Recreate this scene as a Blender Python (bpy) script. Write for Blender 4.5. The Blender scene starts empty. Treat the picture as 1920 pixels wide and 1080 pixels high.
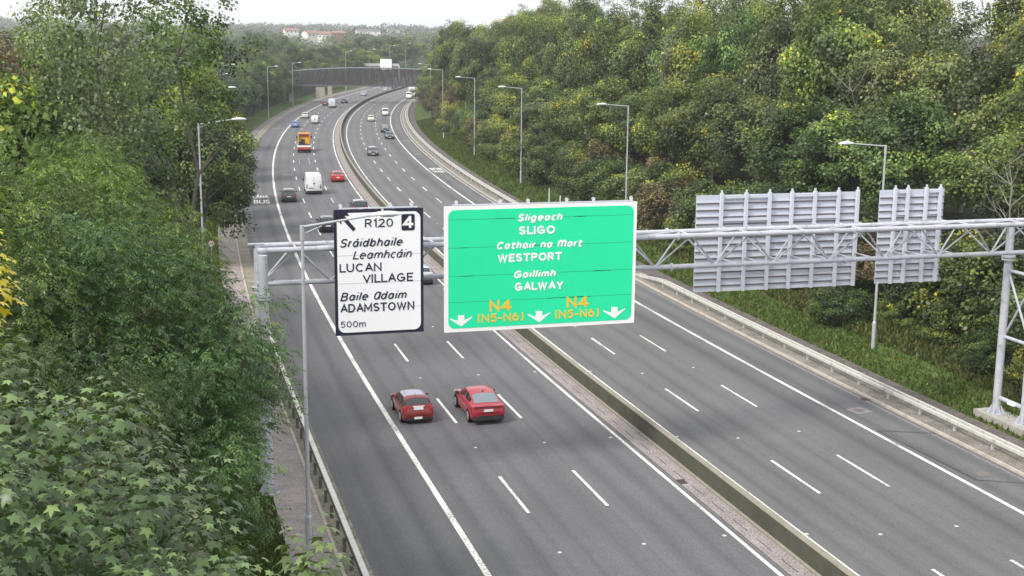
import bpy, math, random
import numpy as np
from mathutils import Vector, Matrix

# ---------------------------------------------------------------- camera, world, sun, exposure
scene = bpy.context.scene
COL = scene.collection
CAM_H, FPX, YAW, PITCH, ROLL = 20.0, 2392.4, 0.27398, 0.18964, 0.00848
cF = Vector((math.sin(YAW)*math.cos(PITCH), math.cos(YAW)*math.cos(PITCH), -math.sin(PITCH)))
_r = Vector((math.cos(YAW), -math.sin(YAW), 0)); _d = cF.cross(_r)
cR = _r*math.cos(ROLL) - _d*math.sin(ROLL); cD = _d*math.cos(ROLL) + _r*math.sin(ROLL)
cam_data = bpy.data.cameras.new("camera"); cam = bpy.data.objects.new("camera", cam_data); COL.objects.link(cam)
cam.matrix_world = Matrix(((cR.x, -cD.x, -cF.x, 0), (cR.y, -cD.y, -cF.y, 0), (cR.z, -cD.z, -cF.z, CAM_H), (0, 0, 0, 1)))
cam_data.sensor_width = 36; cam_data.lens = FPX/1920*36; cam_data.clip_start = 0.3; cam_data.clip_end = 20000
scene.camera = cam

SUN_EL, SUN_AZ = math.radians(47), math.radians(-118)      # azimuth from +Y towards +X
world = bpy.data.worlds.new("World"); scene.world = world; world.use_nodes = True
wn, wl = world.node_tree.nodes, world.node_tree.links
sky = wn.new('ShaderNodeTexSky'); sky.sky_type = 'NISHITA'; sky.sun_disc = False
sky.sun_elevation = SUN_EL; sky.sun_rotation = SUN_AZ; sky.dust_density = 4; sky.air_density = 1.0
hs = wn.new('ShaderNodeHueSaturation'); hs.inputs['Saturation'].default_value = 0.22
bg = wn['Background']; bg.inputs['Strength'].default_value = 0.15
wl.new(sky.outputs[0], hs.inputs['Color'])
veil = wn.new('ShaderNodeMix'); veil.data_type = 'RGBA'; veil.inputs['Factor'].default_value = .82; veil.inputs['B'].default_value = (6.8, 7.0, 7.2, 1)   # even cloud cover over the sky
wl.new(hs.outputs[0], veil.inputs['A']); wl.new(veil.outputs['Result'], bg.inputs['Color'])
sun_d = bpy.data.lights.new("sun", 'SUN'); sun_d.energy = 2.7; sun_d.angle = math.radians(16); sun_d.color = (1, .95, .87)
sun = bpy.data.objects.new("sun", sun_d); COL.objects.link(sun)
sdir = Vector((math.sin(SUN_AZ)*math.cos(SUN_EL), math.cos(SUN_AZ)*math.cos(SUN_EL), math.sin(SUN_EL)))
sun.rotation_euler = sdir.to_track_quat('Z', 'Y').to_euler()
sun.location = (0, 0, 60)
scene.view_settings.view_transform = 'Standard'; scene.view_settings.look = 'None'
scene.view_settings.exposure = 0.44; scene.view_settings.gamma = 1
scene.cycles.max_bounces = 6; scene.cycles.transparent_max_bounces = 12
scene.cycles.diffuse_bounces = 3; scene.cycles.glossy_bounces = 2; scene.cycles.transmission_bounces = 4

# ---------------------------------------------------------------- road geometry: s along the median, o across
R0, X0, S0 = 1510.0, 24.1, 65.0
def rise(s):
    if s < 540: return 0.0
    if s < 600: return (s-540)**2*0.00025
    return 0.9+(s-600)*0.03 if s < 900 else 9.9
def P(s, o, z=0.0):
    if s <= S0: return Vector((X0+o, s, z))
    a = (s-S0)/R0
    return Vector((X0+R0*(1-math.cos(a))+o*math.cos(a), S0+R0*math.sin(a)-o*math.sin(a), z+rise(s)))
def heading(s): return 0.0 if s <= S0 else -(s-S0)/R0        # rotation about Z
def SO(X, Y):
    if Y <= S0: return Y, X-X0
    dx = X0+R0-X; dy = Y-S0; a = math.atan2(dy, dx)
    return S0+a*R0, R0-math.hypot(dx, dy)
def project(v):
    v = Vector(v)-Vector((0, 0, CAM_H)); z = v.dot(cF)
    return 960+FPX*v.dot(cR)/z, 540+FPX*v.dot(cD)/z
def sstep(a, b, x):
    t = min(1, max(0, (x-a)/(b-a))); return t*t*(3-2*t)
def hterr(s, o):
    "height of the ground beside the road"
    z = -0.12
    if o > 18.2:
        z = (o-18.2)*0.19 if o < 26 else 1.48+(o-26)*0.30
        if o > 42: z = 6.3+(o-42)*0.03
    elif o < -19.6:
        d = -19.6-o
        z = -0.05+d*0.05 if d < 6 else 0.25+(d-6)*0.03
    elif o > 17.4: z = -0.12+(o-17.4)*0.15
    z = min(z, 13)
    z += rise(s)
    w = sstep(520, 900, s)
    if abs(o) > 20: z = z*(1-w)+max(z, 9)*w if o < 0 else z
    return z

# ---------------------------------------------------------------- helpers
def tag(o, label=None, cat=None, group=None, kind=None):
    if label: o['label'] = label
    if cat: o['category'] = cat
    if group: o['group'] = group
    if kind: o['kind'] = kind
    return o
class MB:
    def __init__(s): s.v = []; s.f = []; s.m = []; s.uv = None
    def face(s, pts, mi=0):
        n = len(s.v); s.v += [tuple(p) for p in pts]; s.f.append(tuple(range(n, n+len(pts)))); s.m.append(mi)
    def box(s, c, size, rot=None, mi=0):
        c = Vector(c); hx, hy, hz = [a/2 for a in size]; n = len(s.v)
        for z in (-hz, hz):
            for x, y in ((-hx, -hy), (hx, -hy), (hx, hy), (-hx, hy)):
                p = Vector((x, y, z))
                if rot is not None: p = rot @ p
                s.v.append(tuple(c+p))
        for q in ((0, 3, 2, 1), (4, 5, 6, 7), (0, 1, 5, 4), (1, 2, 6, 5), (2, 3, 7, 6), (3, 0, 4, 7)):
            s.f.append(tuple(n+i for i in q)); s.m.append(mi)
        return s
    def tube(s, a, b, r0, r1=None, n=8, caps=True, mi=0):
        a, b = Vector(a), Vector(b); r1 = r0 if r1 is None else r1
        d = (b-a).normalized(); u = d.cross(Vector((0, 0, 1)) if abs(d.z) < .95 else Vector((1, 0, 0))).normalized(); w = d.cross(u)
        k = len(s.v)
        for p, r in ((a, r0), (b, r1)):
            for i in range(n):
                t = 2*math.pi*i/n; s.v.append(tuple(p+u*math.cos(t)*r+w*math.sin(t)*r))
        for i in range(n):
            j = (i+1) % n; s.f.append((k+j, k+i, k+n+i, k+n+j)); s.m.append(mi)
        if caps:
            s.f.append(tuple(k+i for i in range(n))); s.m.append(mi)
            s.f.append(tuple(k+n+i for i in reversed(range(n)))); s.m.append(mi)
        return s
    def loft(s, rings, close=True, caps=True, mi=0):
        k = len(s.v); n = len(rings[0])
        for r in rings: s.v += [tuple(p) for p in r]
        for a in range(len(rings)-1):
            for i in range(n if close else n-1):
                j = (i+1) % n
                s.f.append((k+a*n+i, k+a*n+j, k+(a+1)*n+j, k+(a+1)*n+i)); s.m.append(mi)
        if caps:
            s.f.append(tuple(k+i for i in reversed(range(n)))); s.m.append(mi)
            e = k+(len(rings)-1)*n
            s.f.append(tuple(e+i for i in range(n))); s.m.append(mi)
        return s
    def build(s, name, mats, parent=None, smooth=False, recalc=False):
        me = bpy.data.meshes.new(name); me.from_pydata(s.v, [], s.f)
        mats = mats if isinstance(mats, (list, tuple)) else [mats]
        for m in mats: me.materials.append(m)
        me.polygons.foreach_set('material_index', s.m)
        if smooth: me.polygons.foreach_set('use_smooth', [True]*len(s.f))
        if s.uv: 
            l = me.uv_layers.new(name='UVMap'); l.data.foreach_set('uv', [c for p in me.loops for c in s.uv[p.vertex_index]])
        if recalc:
            import bmesh
            b = bmesh.new(); b.from_mesh(me); bmesh.ops.remove_doubles(b, verts=b.verts, dist=1e-4)
            bmesh.ops.recalc_face_normals(b, faces=b.faces); b.to_mesh(me); b.free()
        me.update()
        o = bpy.data.objects.new(name, me); COL.objects.link(o)
        if parent is not None: o.parent = parent
        return o
def empty(name, loc=(0, 0, 0), rz=0.0, label=None, cat=None, group=None):
    o = bpy.data.objects.new(name, None); COL.objects.link(o); o.location = loc; o.rotation_euler = (0, 0, rz)
    o.empty_display_size = .3
    return tag(o, label, cat, group)
def copy_tree(o, parent=None):
    c = o.copy(); COL.objects.link(c)
    if parent is not None: c.parent = parent
    for ch in list(o.children): copy_tree(ch, c)
    return c

# ---------------------------------------------------------------- materials
def new_mat(name):
    m = bpy.data.materials.new(name); m.use_nodes = True
    return m, m.node_tree.nodes, m.node_tree.links, m.node_tree.nodes['Principled BSDF']
def simple(name, col, rough=.5, metal=0, var=.12, scale=6, spec=.5, coat=0, bump=0, dirt=None, dirt_amt=.5):
    m, n, l, b = new_mat(name)
    tc = n.new('ShaderNodeTexCoord'); nz = n.new('ShaderNodeTexNoise'); nz.inputs['Scale'].default_value = scale; nz.inputs['Detail'].default_value = 6
    l.new(tc.outputs['Object'], nz.inputs['Vector'])
    mx = n.new('ShaderNodeMix'); mx.data_type = 'RGBA'
    mx.inputs['A'].default_value = (*[c*(1-var) for c in col], 1); mx.inputs['B'].default_value = (*[min(1, c*(1+var)) for c in col], 1)
    l.new(nz.outputs['Fac'], mx.inputs['Factor']); out = mx.outputs['Result']
    if dirt:
        n2 = n.new('ShaderNodeTexNoise'); n2.inputs['Scale'].default_value = scale*.6; n2.inputs['Detail'].default_value = 9; n2.inputs['Roughness'].default_value = .7
        l.new(tc.outputs['Object'], n2.inputs['Vector'])
        rp = n.new('ShaderNodeMapRange'); rp.inputs['From Min'].default_value = .52; rp.inputs['From Max'].default_value = .68; rp.inputs['To Max'].default_value = dirt_amt
        l.new(n2.outputs['Fac'], rp.inputs['Value'])
        m2 = n.new('ShaderNodeMix'); m2.data_type = 'RGBA'; m2.inputs['B'].default_value = (*dirt, 1)
        l.new(out, m2.inputs['A']); l.new(rp.outputs[0], m2.inputs['Factor']); out = m2.outputs['Result']
    l.new(out, b.inputs['Base Color'])
    b.inputs['Roughness'].default_value = rough; b.inputs['Metallic'].default_value = metal
    b.inputs['Specular IOR Level'].default_value = spec; b.inputs['Coat Weight'].default_value = coat
    if bump:
        bp = n.new('ShaderNodeBump'); bp.inputs['Strength'].default_value = bump; bp.inputs['Distance'].default_value = .02
        l.new(nz.outputs['Fac'], bp.inputs['Height']); l.new(bp.outputs[0], b.inputs['Normal'])
    return m
def asphalt(name, base, tracks=(), tint=(1, 1, 1.03), lanes=()):
    "base grey; tracks = offsets across (m) of darker bands; UV = (across, along) in metres"
    m, n, l, b = new_mat(name)
    uv = n.new('ShaderNodeUVMap'); uv.uv_map = 'UVMap'
    sx = n.new('ShaderNodeSeparateXYZ'); l.new(uv.outputs[0], sx.inputs[0])
    def noise(scale, detail, vec=None, rough=.6):
        z = n.new('ShaderNodeTexNoise'); z.inputs['Scale'].default_value = scale; z.inputs['Detail'].default_value = detail; z.inputs['Roughness'].default_value = rough
        l.new(vec or uv.outputs[0], z.inputs['Vector']); return z.outputs['Fac']
    def math_(op, a, bb, c=None):
        q = n.new('ShaderNodeMath'); q.operation = op
        for i, x in enumerate((a, bb, c)):
            if x is None: continue
            if isinstance(x, (int, float)): q.inputs[i].default_value = x
            else: l.new(x, q.inputs[i])
        return q.outputs[0]
    mp = n.new('ShaderNodeMapping'); mp.inputs['Scale'].default_value = (1, .02, 1); l.new(uv.outputs[0], mp.inputs[0])
    streak = noise(1.3, 4, mp.outputs[0]); big = noise(.09, 3); fine = noise(34, 2, None, .8); mid = noise(2.2, 5)
    wob = math_('MULTIPLY_ADD', mid, .35, -.17)
    x = math_('ADD', sx.outputs[0], wob)
    val = None
    for c, w, amt in tracks:
        d = math_('ABSOLUTE', math_('SUBTRACT', x, c), 0); d = math_('DIVIDE', d, w)
        g = math_('SUBTRACT', 1, math_('MINIMUM', d, 1)); g = math_('MULTIPLY', math_('MULTIPLY', g, g), amt)
        val = g if val is None else math_('ADD', val, g)
    f = math_('MULTIPLY_ADD', streak, .55, .72); f = math_('MULTIPLY', f, math_('MULTIPLY_ADD', big, .5, .75))
    f = math_('MULTIPLY', f, math_('MULTIPLY_ADD', fine, 2.2, -.1)); f = math_('MULTIPLY', f, math_('MULTIPLY_ADD', noise(9, 2, None, .7), .9, .55)); f = math_('MULTIPLY', f, math_('MULTIPLY_ADD', mid, .3, .85))
    if val is not None: f = math_('MULTIPLY', f, math_('SUBTRACT', 1, val))
    f = math_('MULTIPLY', f, base)
    cb = n.new('ShaderNodeCombineXYZ')
    for i in range(3): l.new(math_('MULTIPLY', f, tint[i]), cb.inputs[i])
    l.new(cb.outputs[0], b.inputs['Base Color'])
    b.inputs['Roughness'].default_value = .82; b.inputs['Specular IOR Level'].default_value = .35
    bp = n.new('ShaderNodeBump'); bp.inputs['Strength'].default_value = .35; bp.inputs['Distance'].default_value = .01
    l.new(fine, bp.inputs['Height']); l.new(bp.outputs[0], b.inputs['Normal'])
    return m
def two_tone(name, a, c, scale=1.5, rough=.9, lo=.4, hi=.6, third=None, bump=.3, fscale=30):
    m, n, l, b = new_mat(name)
    g = n.new('ShaderNodeNewGeometry')
    def nz(s, d=8, r=.65):
        z = n.new('ShaderNodeTexNoise'); z.inputs['Scale'].default_value = s; z.inputs['Detail'].default_value = d; z.inputs['Roughness'].default_value = r
        l.new(g.outputs['Position'], z.inputs['Vector']); return z.outputs['Fac']
    def mr(x, p, q, t=1):
        r = n.new('ShaderNodeMapRange'); r.inputs['From Min'].default_value = p; r.inputs['From Max'].default_value = q; r.inputs['To Max'].default_value = t
        l.new(x, r.inputs['Value']); return r.outputs[0]
    mx = n.new('ShaderNodeMix'); mx.data_type = 'RGBA'; mx.inputs['A'].default_value = (*a, 1); mx.inputs['B'].default_value = (*c, 1)
    l.new(mr(nz(scale), lo, hi), mx.inputs['Factor']); out = mx.outputs['Result']
    if third:
        m3 = n.new('ShaderNodeMix'); m3.data_type = 'RGBA'; m3.inputs['B'].default_value = (*third, 1)
        l.new(out, m3.inputs['A']); l.new(mr(nz(scale*2.7), .58, .66, .8), m3.inputs['Factor']); out = m3.outputs['Result']
    fn = nz(fscale, 3)
    hv = n.new('ShaderNodeHueSaturation'); l.new(out, hv.inputs['Color']); l.new(mr(fn, .2, .8, 2), hv.inputs['Value'])
    hv.inputs['Value'].default_value = 1
    l.new(hv.outputs[0], b.inputs['Base Color']); b.inputs['Roughness'].default_value = rough; b.inputs['Specular IOR Level'].default_value = .2
    bp = n.new('ShaderNodeBump'); bp.inputs['Strength'].default_value = bump; bp.inputs['Distance'].default_value = .08
    l.new(fn, bp.inputs['Height']); l.new(bp.outputs[0], b.inputs['Normal'])
    return m
def leaf_mat(name, dark, mid, light, accent=None, acc_amt=.0, trans=.35, gloss=.4, rough=.42):
    "leaf colour follows the face attribute tint (per clump and leaf) and a little per-tree variation"
    m, n, l, b = new_mat(name)
    at = n.new('ShaderNodeAttribute'); at.attribute_name = 'tint'
    oi = n.new('ShaderNodeObjectInfo')
    rp = n.new('ShaderNodeValToRGB'); e = rp.color_ramp.elements
    e[0].position = 0; e[0].color = (*dark, 1); e[1].position = 1; e[1].color = (*light, 1)
    k = e.new(.5); k.color = (*mid, 1)
    l.new(at.outputs['Fac'], rp.inputs['Fac']); out = rp.outputs[0]
    if accent:
        k1 = rp.color_ramp.elements.new(1-acc_amt); k1.color = (*light, 1)
        rp.color_ramp.elements[-1].color = (*accent, 1)
    hv = n.new('ShaderNodeHueSaturation'); l.new(out, hv.inputs['Color'])
    def mm(a, bb, x, div=1):
        r = n.new('ShaderNodeMath'); r.operation = 'MULTIPLY_ADD'; r.inputs[1].default_value = bb; r.inputs[2].default_value = a; l.new(x, r.inputs[0]); return r.outputs[0]
    l.new(mm(.472, .036, oi.outputs['Random']), hv.inputs['Hue'])
    fr = n.new('ShaderNodeMath'); fr.operation = 'FRACT'; mu = n.new('ShaderNodeMath'); mu.operation = 'MULTIPLY'; mu.inputs[1].default_value = 7.31
    l.new(oi.outputs['Random'], mu.inputs[0]); l.new(mu.outputs[0], fr.inputs[0])
    l.new(mm(.70, .62, fr.outputs[0]), hv.inputs['Value']); out = hv.outputs[0]
    l.new(out, b.inputs['Base Color']); b.inputs['Roughness'].default_value = rough; b.inputs['Specular IOR Level'].default_value = gloss
    tr = n.new('ShaderNodeBsdfTranslucent'); tm = n.new('ShaderNodeMix'); tm.data_type = 'RGBA'; tm.blend_type = 'MULTIPLY'; tm.inputs['Factor'].default_value = 1
    tm.inputs['B'].default_value = (1.3, 1.35, .5, 1); l.new(out, tm.inputs['A']); l.new(tm.outputs['Result'], tr.inputs['Color'])
    ms = n.new('ShaderNodeMixShader'); ms.inputs[0].default_value = trans
    l.new(b.outputs[0], ms.inputs[1]); l.new(tr.outputs[0], ms.inputs[2]); l.new(ms.outputs[0], n['Material Output'].inputs['Surface'])
    return m

M = {}
tw = .95
def wt(*centres): return [(c+s*tw, .75, .2) for c in centres for s in (-.85, .85)]
M['asph_l'] = asphalt('asphalt_left', .122, wt(-14.7, -10.8, -7.3, -3.7)+[(-16.3, .7, .2), (-9.12, .22, .14), (-5.5, .22, .14), (-14.0, 1.6, .1)], (1, .985, 1.05))
M['asph_r'] = asphalt('asphalt_right', .128, wt(2.9, 6.2)+[(10.3, 1.7, .36), (12.6, .8, .3), (14.2, .9, .2), (8.0, .25, .15), (4.42, .2, .12)], (1, .99, 1.025))
M['path_l'] = two_tone('footpath_tarmac', (.25, .22, .215), (.31, .275, .265), 1.2, fscale=25, bump=.15)
M['path_far'] = two_tone('old_footpath', (.16, .145, .145), (.20, .18, .175), 1.2, fscale=25, bump=.15)
M['path_r'] = two_tone('dark_path', (.095, .085, .085), (.14, .12, .115), .9, fscale=18, bump=.2)
M['verge_l'] = two_tone('stony_verge', (.19, .175, .14), (.27, .25, .20), .8, third=(.11, .115, .07), fscale=14)
M['verge_r'] = two_tone('concrete_verge', (.17, .155, .14), (.25, .23, .205), .7, third=(.2, .18, .14), fscale=10)
M['median'] = two_tone('median_concrete', (.25, .22, .218), (.32, .285, .28), .8, third=(.26, .22, .2), fscale=12, bump=.1)
M['groove'] = simple('groove_dark', (.03, .03, .03), .9)
M['kerb'] = simple('kerb_concrete', (.42, .37, .32), .85, var=.3, scale=3, dirt=(.15, .14, .1))
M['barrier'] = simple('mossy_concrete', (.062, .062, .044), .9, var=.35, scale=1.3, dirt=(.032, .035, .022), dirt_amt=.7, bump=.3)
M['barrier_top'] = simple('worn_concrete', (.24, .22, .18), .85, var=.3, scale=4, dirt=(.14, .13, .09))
M['grass'] = two_tone('grass_turf', (.045, .078, .016), (.075, .12, .026), .35, third=(.10, .085, .035), fscale=9, bump=.8)
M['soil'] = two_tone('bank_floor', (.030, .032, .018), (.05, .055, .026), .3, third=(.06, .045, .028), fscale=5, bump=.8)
def paint_mat():
    m, n, l, b = new_mat('road_paint')
    g = n.new('ShaderNodeNewGeometry')
    z = n.new('ShaderNodeTexNoise'); z.inputs['Scale'].default_value = 9; z.inputs['Detail'].default_value = 6; z.inputs['Roughness'].default_value = .75; l.new(g.outputs['Position'], z.inputs['Vector'])
    z2 = n.new('ShaderNodeTexNoise'); z2.inputs['Scale'].default_value = .35; z2.inputs['Detail'].default_value = 2; l.new(g.outputs['Position'], z2.inputs['Vector'])
    ad = n.new('ShaderNodeMath'); ad.operation = 'MULTIPLY_ADD'; ad.inputs[1].default_value = .55; l.new(z2.outputs['Fac'], ad.inputs[0]); l.new(z.outputs['Fac'], ad.inputs[2])
    r = n.new('ShaderNodeMapRange'); r.inputs['From Min'].default_value = .74; r.inputs['From Max'].default_value = .92; l.new(ad.outputs[0], r.inputs['Value'])
    mx = n.new('ShaderNodeMix'); mx.data_type = 'RGBA'; mx.inputs['A'].default_value = (.80, .79, .74, 1); mx.inputs['B'].default_value = (.2, .2, .2, 1)
    l.new(r.outputs[0], mx.inputs['Factor']); l.new(mx.outputs['Result'], b.inputs['Base Color']); b.inputs['Roughness'].default_value = .7
    return m
M['paint'] = paint_mat()
M['paint_faint'] = simple('faded_paint', (.30, .30, .30), .8, var=.3, scale=5, dirt=(.15, .15, .15), dirt_amt=.8)
M['galv'] = simple('galvanised_steel', (.50, .52, .56), .5, .25, var=.15, scale=4, dirt=(.22, .22, .22), dirt_amt=.5)
M['galv_light'] = simple('pale_painted_steel', (.44, .45, .50), .5, .0, var=.18, scale=3, dirt=(.17, .17, .17), dirt_amt=.7)
M['rail'] = simple('rail_steel', (.60, .59, .55), .5, .2, var=.2, scale=3, dirt=(.2, .19, .16), dirt_amt=.6)
M['rail_dark'] = simple('weathered_post_and_shade', (.13, .12, .11), .7, .2, var=.3, scale=5)  # dark steel, also paints shade under sign ribs and along the box beam
M['lamp_white'] = simple('lamp_housing', (.74, .78, .78), .45, var=.05)
M['lamp_glass'] = simple('lamp_glass', (.55, .58, .62), .15, var=.03)
M['pole_steel'] = simple('pole_steel', (.44, .46, .48), .5, .2, var=.15, scale=2, dirt=(.26, .26, .26), dirt_amt=.5)
M['sign_grey'] = simple('aluminium_sheet', (.52, .55, .63), .55, .0, var=.05, scale=2, dirt=(.42, .45, .52), dirt_amt=.4)
M['sign_frame'] = simple('aluminium_rail', (.56, .58, .65), .5, 0, var=.06, scale=3)
M['sign_white'] = simple('sign_white', (.88, .88, .91), .5, var=.02, scale=1)
M['sign_black'] = simple('sign_black', (.006, .006, .03), .5, var=.1)
M['sign_green'] = simple('sign_green', (.008, .74, .36), .5, var=.04, scale=.6, dirt=(.02, .62, .32), dirt_amt=.4)
M['sign_yellow'] = simple('sign_yellow', (.90, .52, .03), .5, var=.05)
M['letter_white'] = simple('letter_white', (.86, .86, .86), .5, var=.02)
M['seam'] = simple('seam_dark', (.01, .22, .11), .7, var=.5, scale=2)
M['seam_w'] = simple('seam_grey', (.5, .5, .58), .7, var=.1)
M['concrete'] = simple('concrete', (.36, .34, .31), .9, var=.2, scale=2, dirt=(.18, .17, .14))
M['bridge_steel'] = simple('bridge_steel', (.10, .10, .115), .6, .2, var=.2)
M['bridge_top'] = simple('bridge_capping', (.26, .29, .32), .5, .2, var=.15)
M['stud'] = simple('stud', (.55, .55, .54), .4)
M['iron'] = simple('cast_iron', (.07, .045, .045), .7, var=.3, scale=20)
M['patch'] = simple('manhole_patch', (.23, .21, .22), .9, var=.3, scale=6)
M['manhole'] = simple('manhole_cover', (.14, .11, .12), .8, var=.3, scale=8)
M['tar'] = simple('tar_joint', (.035, .035, .037), .7)
M['bark'] = simple('bark', (.085, .075, .062), .95, var=.45, scale=5, bump=.6)
M['bark_pale'] = simple('pale_bark', (.20, .19, .16), .95, var=.35, scale=4, bump=.5)
def screen_mat():
    m, n, l, b = new_mat('mesh_screen')
    b.inputs['Base Color'].default_value = (.05, .042, .045, 1); b.inputs['Roughness'].default_value = .7
    t = n.new('ShaderNodeBsdfTransparent'); ms = n.new('ShaderNodeMixShader')
    tc = n.new('ShaderNodeTexCoord'); w = n.new('ShaderNodeTexNoise'); w.inputs['Scale'].default_value = 3; l.new(tc.outputs['Object'], w.inputs[0])
    r = n.new('ShaderNodeMapRange'); r.inputs['To Min'].default_value = .42; r.inputs['To Max'].default_value = .62; l.new(w.outputs['Fac'], r.inputs['Value'])
    l.new(r.outputs[0], ms.inputs[0])
    l.new(t.outputs[0], ms.inputs[1]); l.new(b.outputs[0], ms.inputs[2]); l.new(ms.outputs[0], n['Material Output'].inputs['Surface'])
    return m
M['screen'] = screen_mat()

# ---------------------------------------------------------------- ground and hills
def terrain():
    ss = sorted(set([*range(-60, 40, 10), *range(40, 240, 4), *range(240, 600, 8), *range(600, 921, 20)]))
    oo = sorted(set([-420, -340, -280, -230, -190, -160, -130, -110, -95, -80, -70, -60, -50, -42, -36, -30, -26, -23, -21, -19.6, -18.4, 0, 17.4, 18.2, 19, 20, 21.5, 23, 24.5, 26, 28, 30, 33, 36, 39, 42, 46, 52, 60, 75, 95, 120, 160, 220, 300, 400]))
    rnd = random.Random(3); mb = MB(); nj = len(oo)
    for s in ss:
        for o in oo:
            z = hterr(s, o)
            if abs(o) > 21: z += (rnd.random()-.5)*.22+.35*math.sin(s*.07+o*.11)*min(1, (abs(o)-21)/12)
            mb.v.append(tuple(P(s, o, z-(rise(s) if s > S0 else 0))))
    for i in range(len(ss)-1):
        for j in range(nj-1):
            a = i*nj+j; mb.f.append((a, a+1, a+nj+1, a+nj))
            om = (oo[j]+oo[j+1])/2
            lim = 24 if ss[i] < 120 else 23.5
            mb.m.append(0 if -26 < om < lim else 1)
    return tag(mb.build('ground', [M['grass'], M['soil']], smooth=True), kind='structure')
terrain()
def hill_z(x, y):
    d = y+.25*np.abs(x); ss_ = lambda a, b, t: (lambda u: u*u*(3-2*u))(np.clip((t-a)/(b-a), 0, 1))
    return -3+20*ss_(560, 1050, d)+26*ss_(1000, 3600, d)+2.5*np.sin(x*.004+1)*ss_(700, 2000, d)+np.where(x < -60, 8*ss_(200, 1200, y)*ss_(60, 300, -x), 0)
def hills():
    xs = [-2500, -1800, -1200, -800, -500, -300, -150, 0, 150, 300, 450, 600, 800, 1000, 1400, 1900, 2600, 3600, 5000]
    ys = [-400, -200, 0, 200, 400, 560, 640, 700, 760, 820, 880, 950, 1020, 1100, 1300, 1600, 2000, 2600, 3400, 4500, 6500, 9000]
    mb = MB()
    for y in ys:
        for x in xs: mb.v.append((x, y, float(hill_z(x, y))))
    n = len(xs)
    for j in range(len(ys)-1):
        for i in range(n-1):
            a = j*n+i; mb.f.append((a, a+1, a+n+1, a+n)); mb.m.append(0)
    tag(mb.build('hills', [M['soil']], smooth=True), kind='structure')
hills()

# ---------------------------------------------------------------- road strips
def sgrid(s0, s1, fine=4): 
    k = max(1, int((s1-s0)/fine)); return [s0+(s1-s0)*i/k for i in range(k+1)]
def strip(mb, s0, s1, oa, ob, z, fine=4, mi=0):
    k = len(mb.v); g = sgrid(s0, s1, fine)
    if mb.uv is None: mb.uv = []
    for s in g:
        for o in (oa, ob): mb.v.append(tuple(P(s, o, z))); mb.uv.append((o, s))
    for i in range(len(g)-1):
        a = k+2*i; mb.f.append((a, a+1, a+3, a+2)); mb.m.append(mi)
def lofted(name, prof, s0, s1, mat, fine=4, mats=None, **kw):
    "extrude a cross-section [(o,z)...] along the road"
    mb = MB(); mb.loft([[P(s, o, z) for o, z in prof] for s in sgrid(s0, s1, fine)])
    if mats: 
        for i in range(len(mb.f)): mb.m[i] = 0
    return mb.build(name, mats or mat, recalc=True, **kw)
SN, SF = -40, 800
mb = MB(); strip(mb, SN, SF, -16.75, -.3, 0); tag(mb.build('road', M['asph_l']), kind='structure')
mb = MB(); strip(mb, SN, SF, .2, 15.0, 0); tag(mb.build('road', M['asph_r']), kind='structure')
mb = MB(); strip(mb, SN, SF, -1.32, -.28, .006); tag(mb.build('median_strip', M['median']), kind='structure')
mb = MB()
for k in range(170):
    s = -20+k*2.2; strip(mb, s, s+1.35, -.86, -.82, .010)
strip(mb, SN, SF, -1.30, -1.25, .010)
tag(mb.build('drainage_channel', M['groove']), kind='structure')
mb = MB(); strip(mb, SN, SF, -17.72, -16.75, .03); tag(mb.build('verge', M['verge_l']), kind='structure')
mb = MB(); strip(mb, SN, SF, 15.15, 16.75, .10); tag(mb.build('verge', M['verge_r']), kind='structure')
tag(lofted('kerb', [(14.98, -.05), (15.16, -.05), (15.16, .115), (15.01, .115)], SN, SF, M['kerb']), kind='structure')
tag(lofted('kerb', [(-17.88, -.05), (-17.74, -.05), (-17.74, .09), (-17.88, .09)], SN, SF, M['kerb']), kind='structure')
tag(lofted('kerb', [(-16.80, -.05), (-16.72, -.05), (-16.72, .04), (-16.80, .04)], SN, SF, M['verge_l']), kind='structure')
mb = MB(); strip(mb, SN, 150, -19.65, -17.87, .05); tag(mb.build('footpath', M['path_l']), kind='structure')
mb = MB(); strip(mb, 150, SF, -19.65, -17.87, .05); tag(mb.build('footpath', M['path_far']), kind='structure')
mb = MB(); strip(mb, SN, SF, 16.7, 18.3, .12); tag(mb.build('footpath', M['path_r']), kind='structure')

# road markings
mb = MB(); Z = .006
strip(mb, SN, 30, -12.62, -12.36, Z); strip(mb, 30, SF, -12.62, -12.36, Z)
strip(mb, SN, SF, -1.68, -1.50, Z); strip(mb, SN, SF, 1.18, 1.34, Z)
strip(mb, SN, 470, 11.72, 11.93, Z); strip(mb, 118, SF, 14.5, 14.6, Z)
for o in (-9.12, -5.5):
    k = -3
    while 50.3+13.75*k < 640: s = 50.3+13.75*k; strip(mb, s, s+4.9, o-.075, o+.075, Z); k += 1
for o in (4.42, 8.0):
    k = -3
    while 49.4+13.6*k < 640: s = 49.4+13.6*k; strip(mb, s, s+4.8, o-.075, o+.075, Z); k += 1
tag(mb.build('road_markings', M['paint']), kind='structure')
mb = MB(); strip(mb, SN, 118, 14.62, 14.68, Z)
strip(mb, 195.0, 195.8, -11.0, -9.6, Z); strip(mb, 212, 225, -6.6, -6.45, Z); strip(mb, 212, 225, -8.2, -8.1, Z)
strip(mb, 262, 262.7, 12.4, 14.3, Z); strip(mb, 230, 230.7, 12.5, 13.8, Z); strip(mb, 300, 300.8, -16, -13.5, Z)
tag(mb.build('road_markings', M['paint_faint']), kind='structure')

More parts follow.
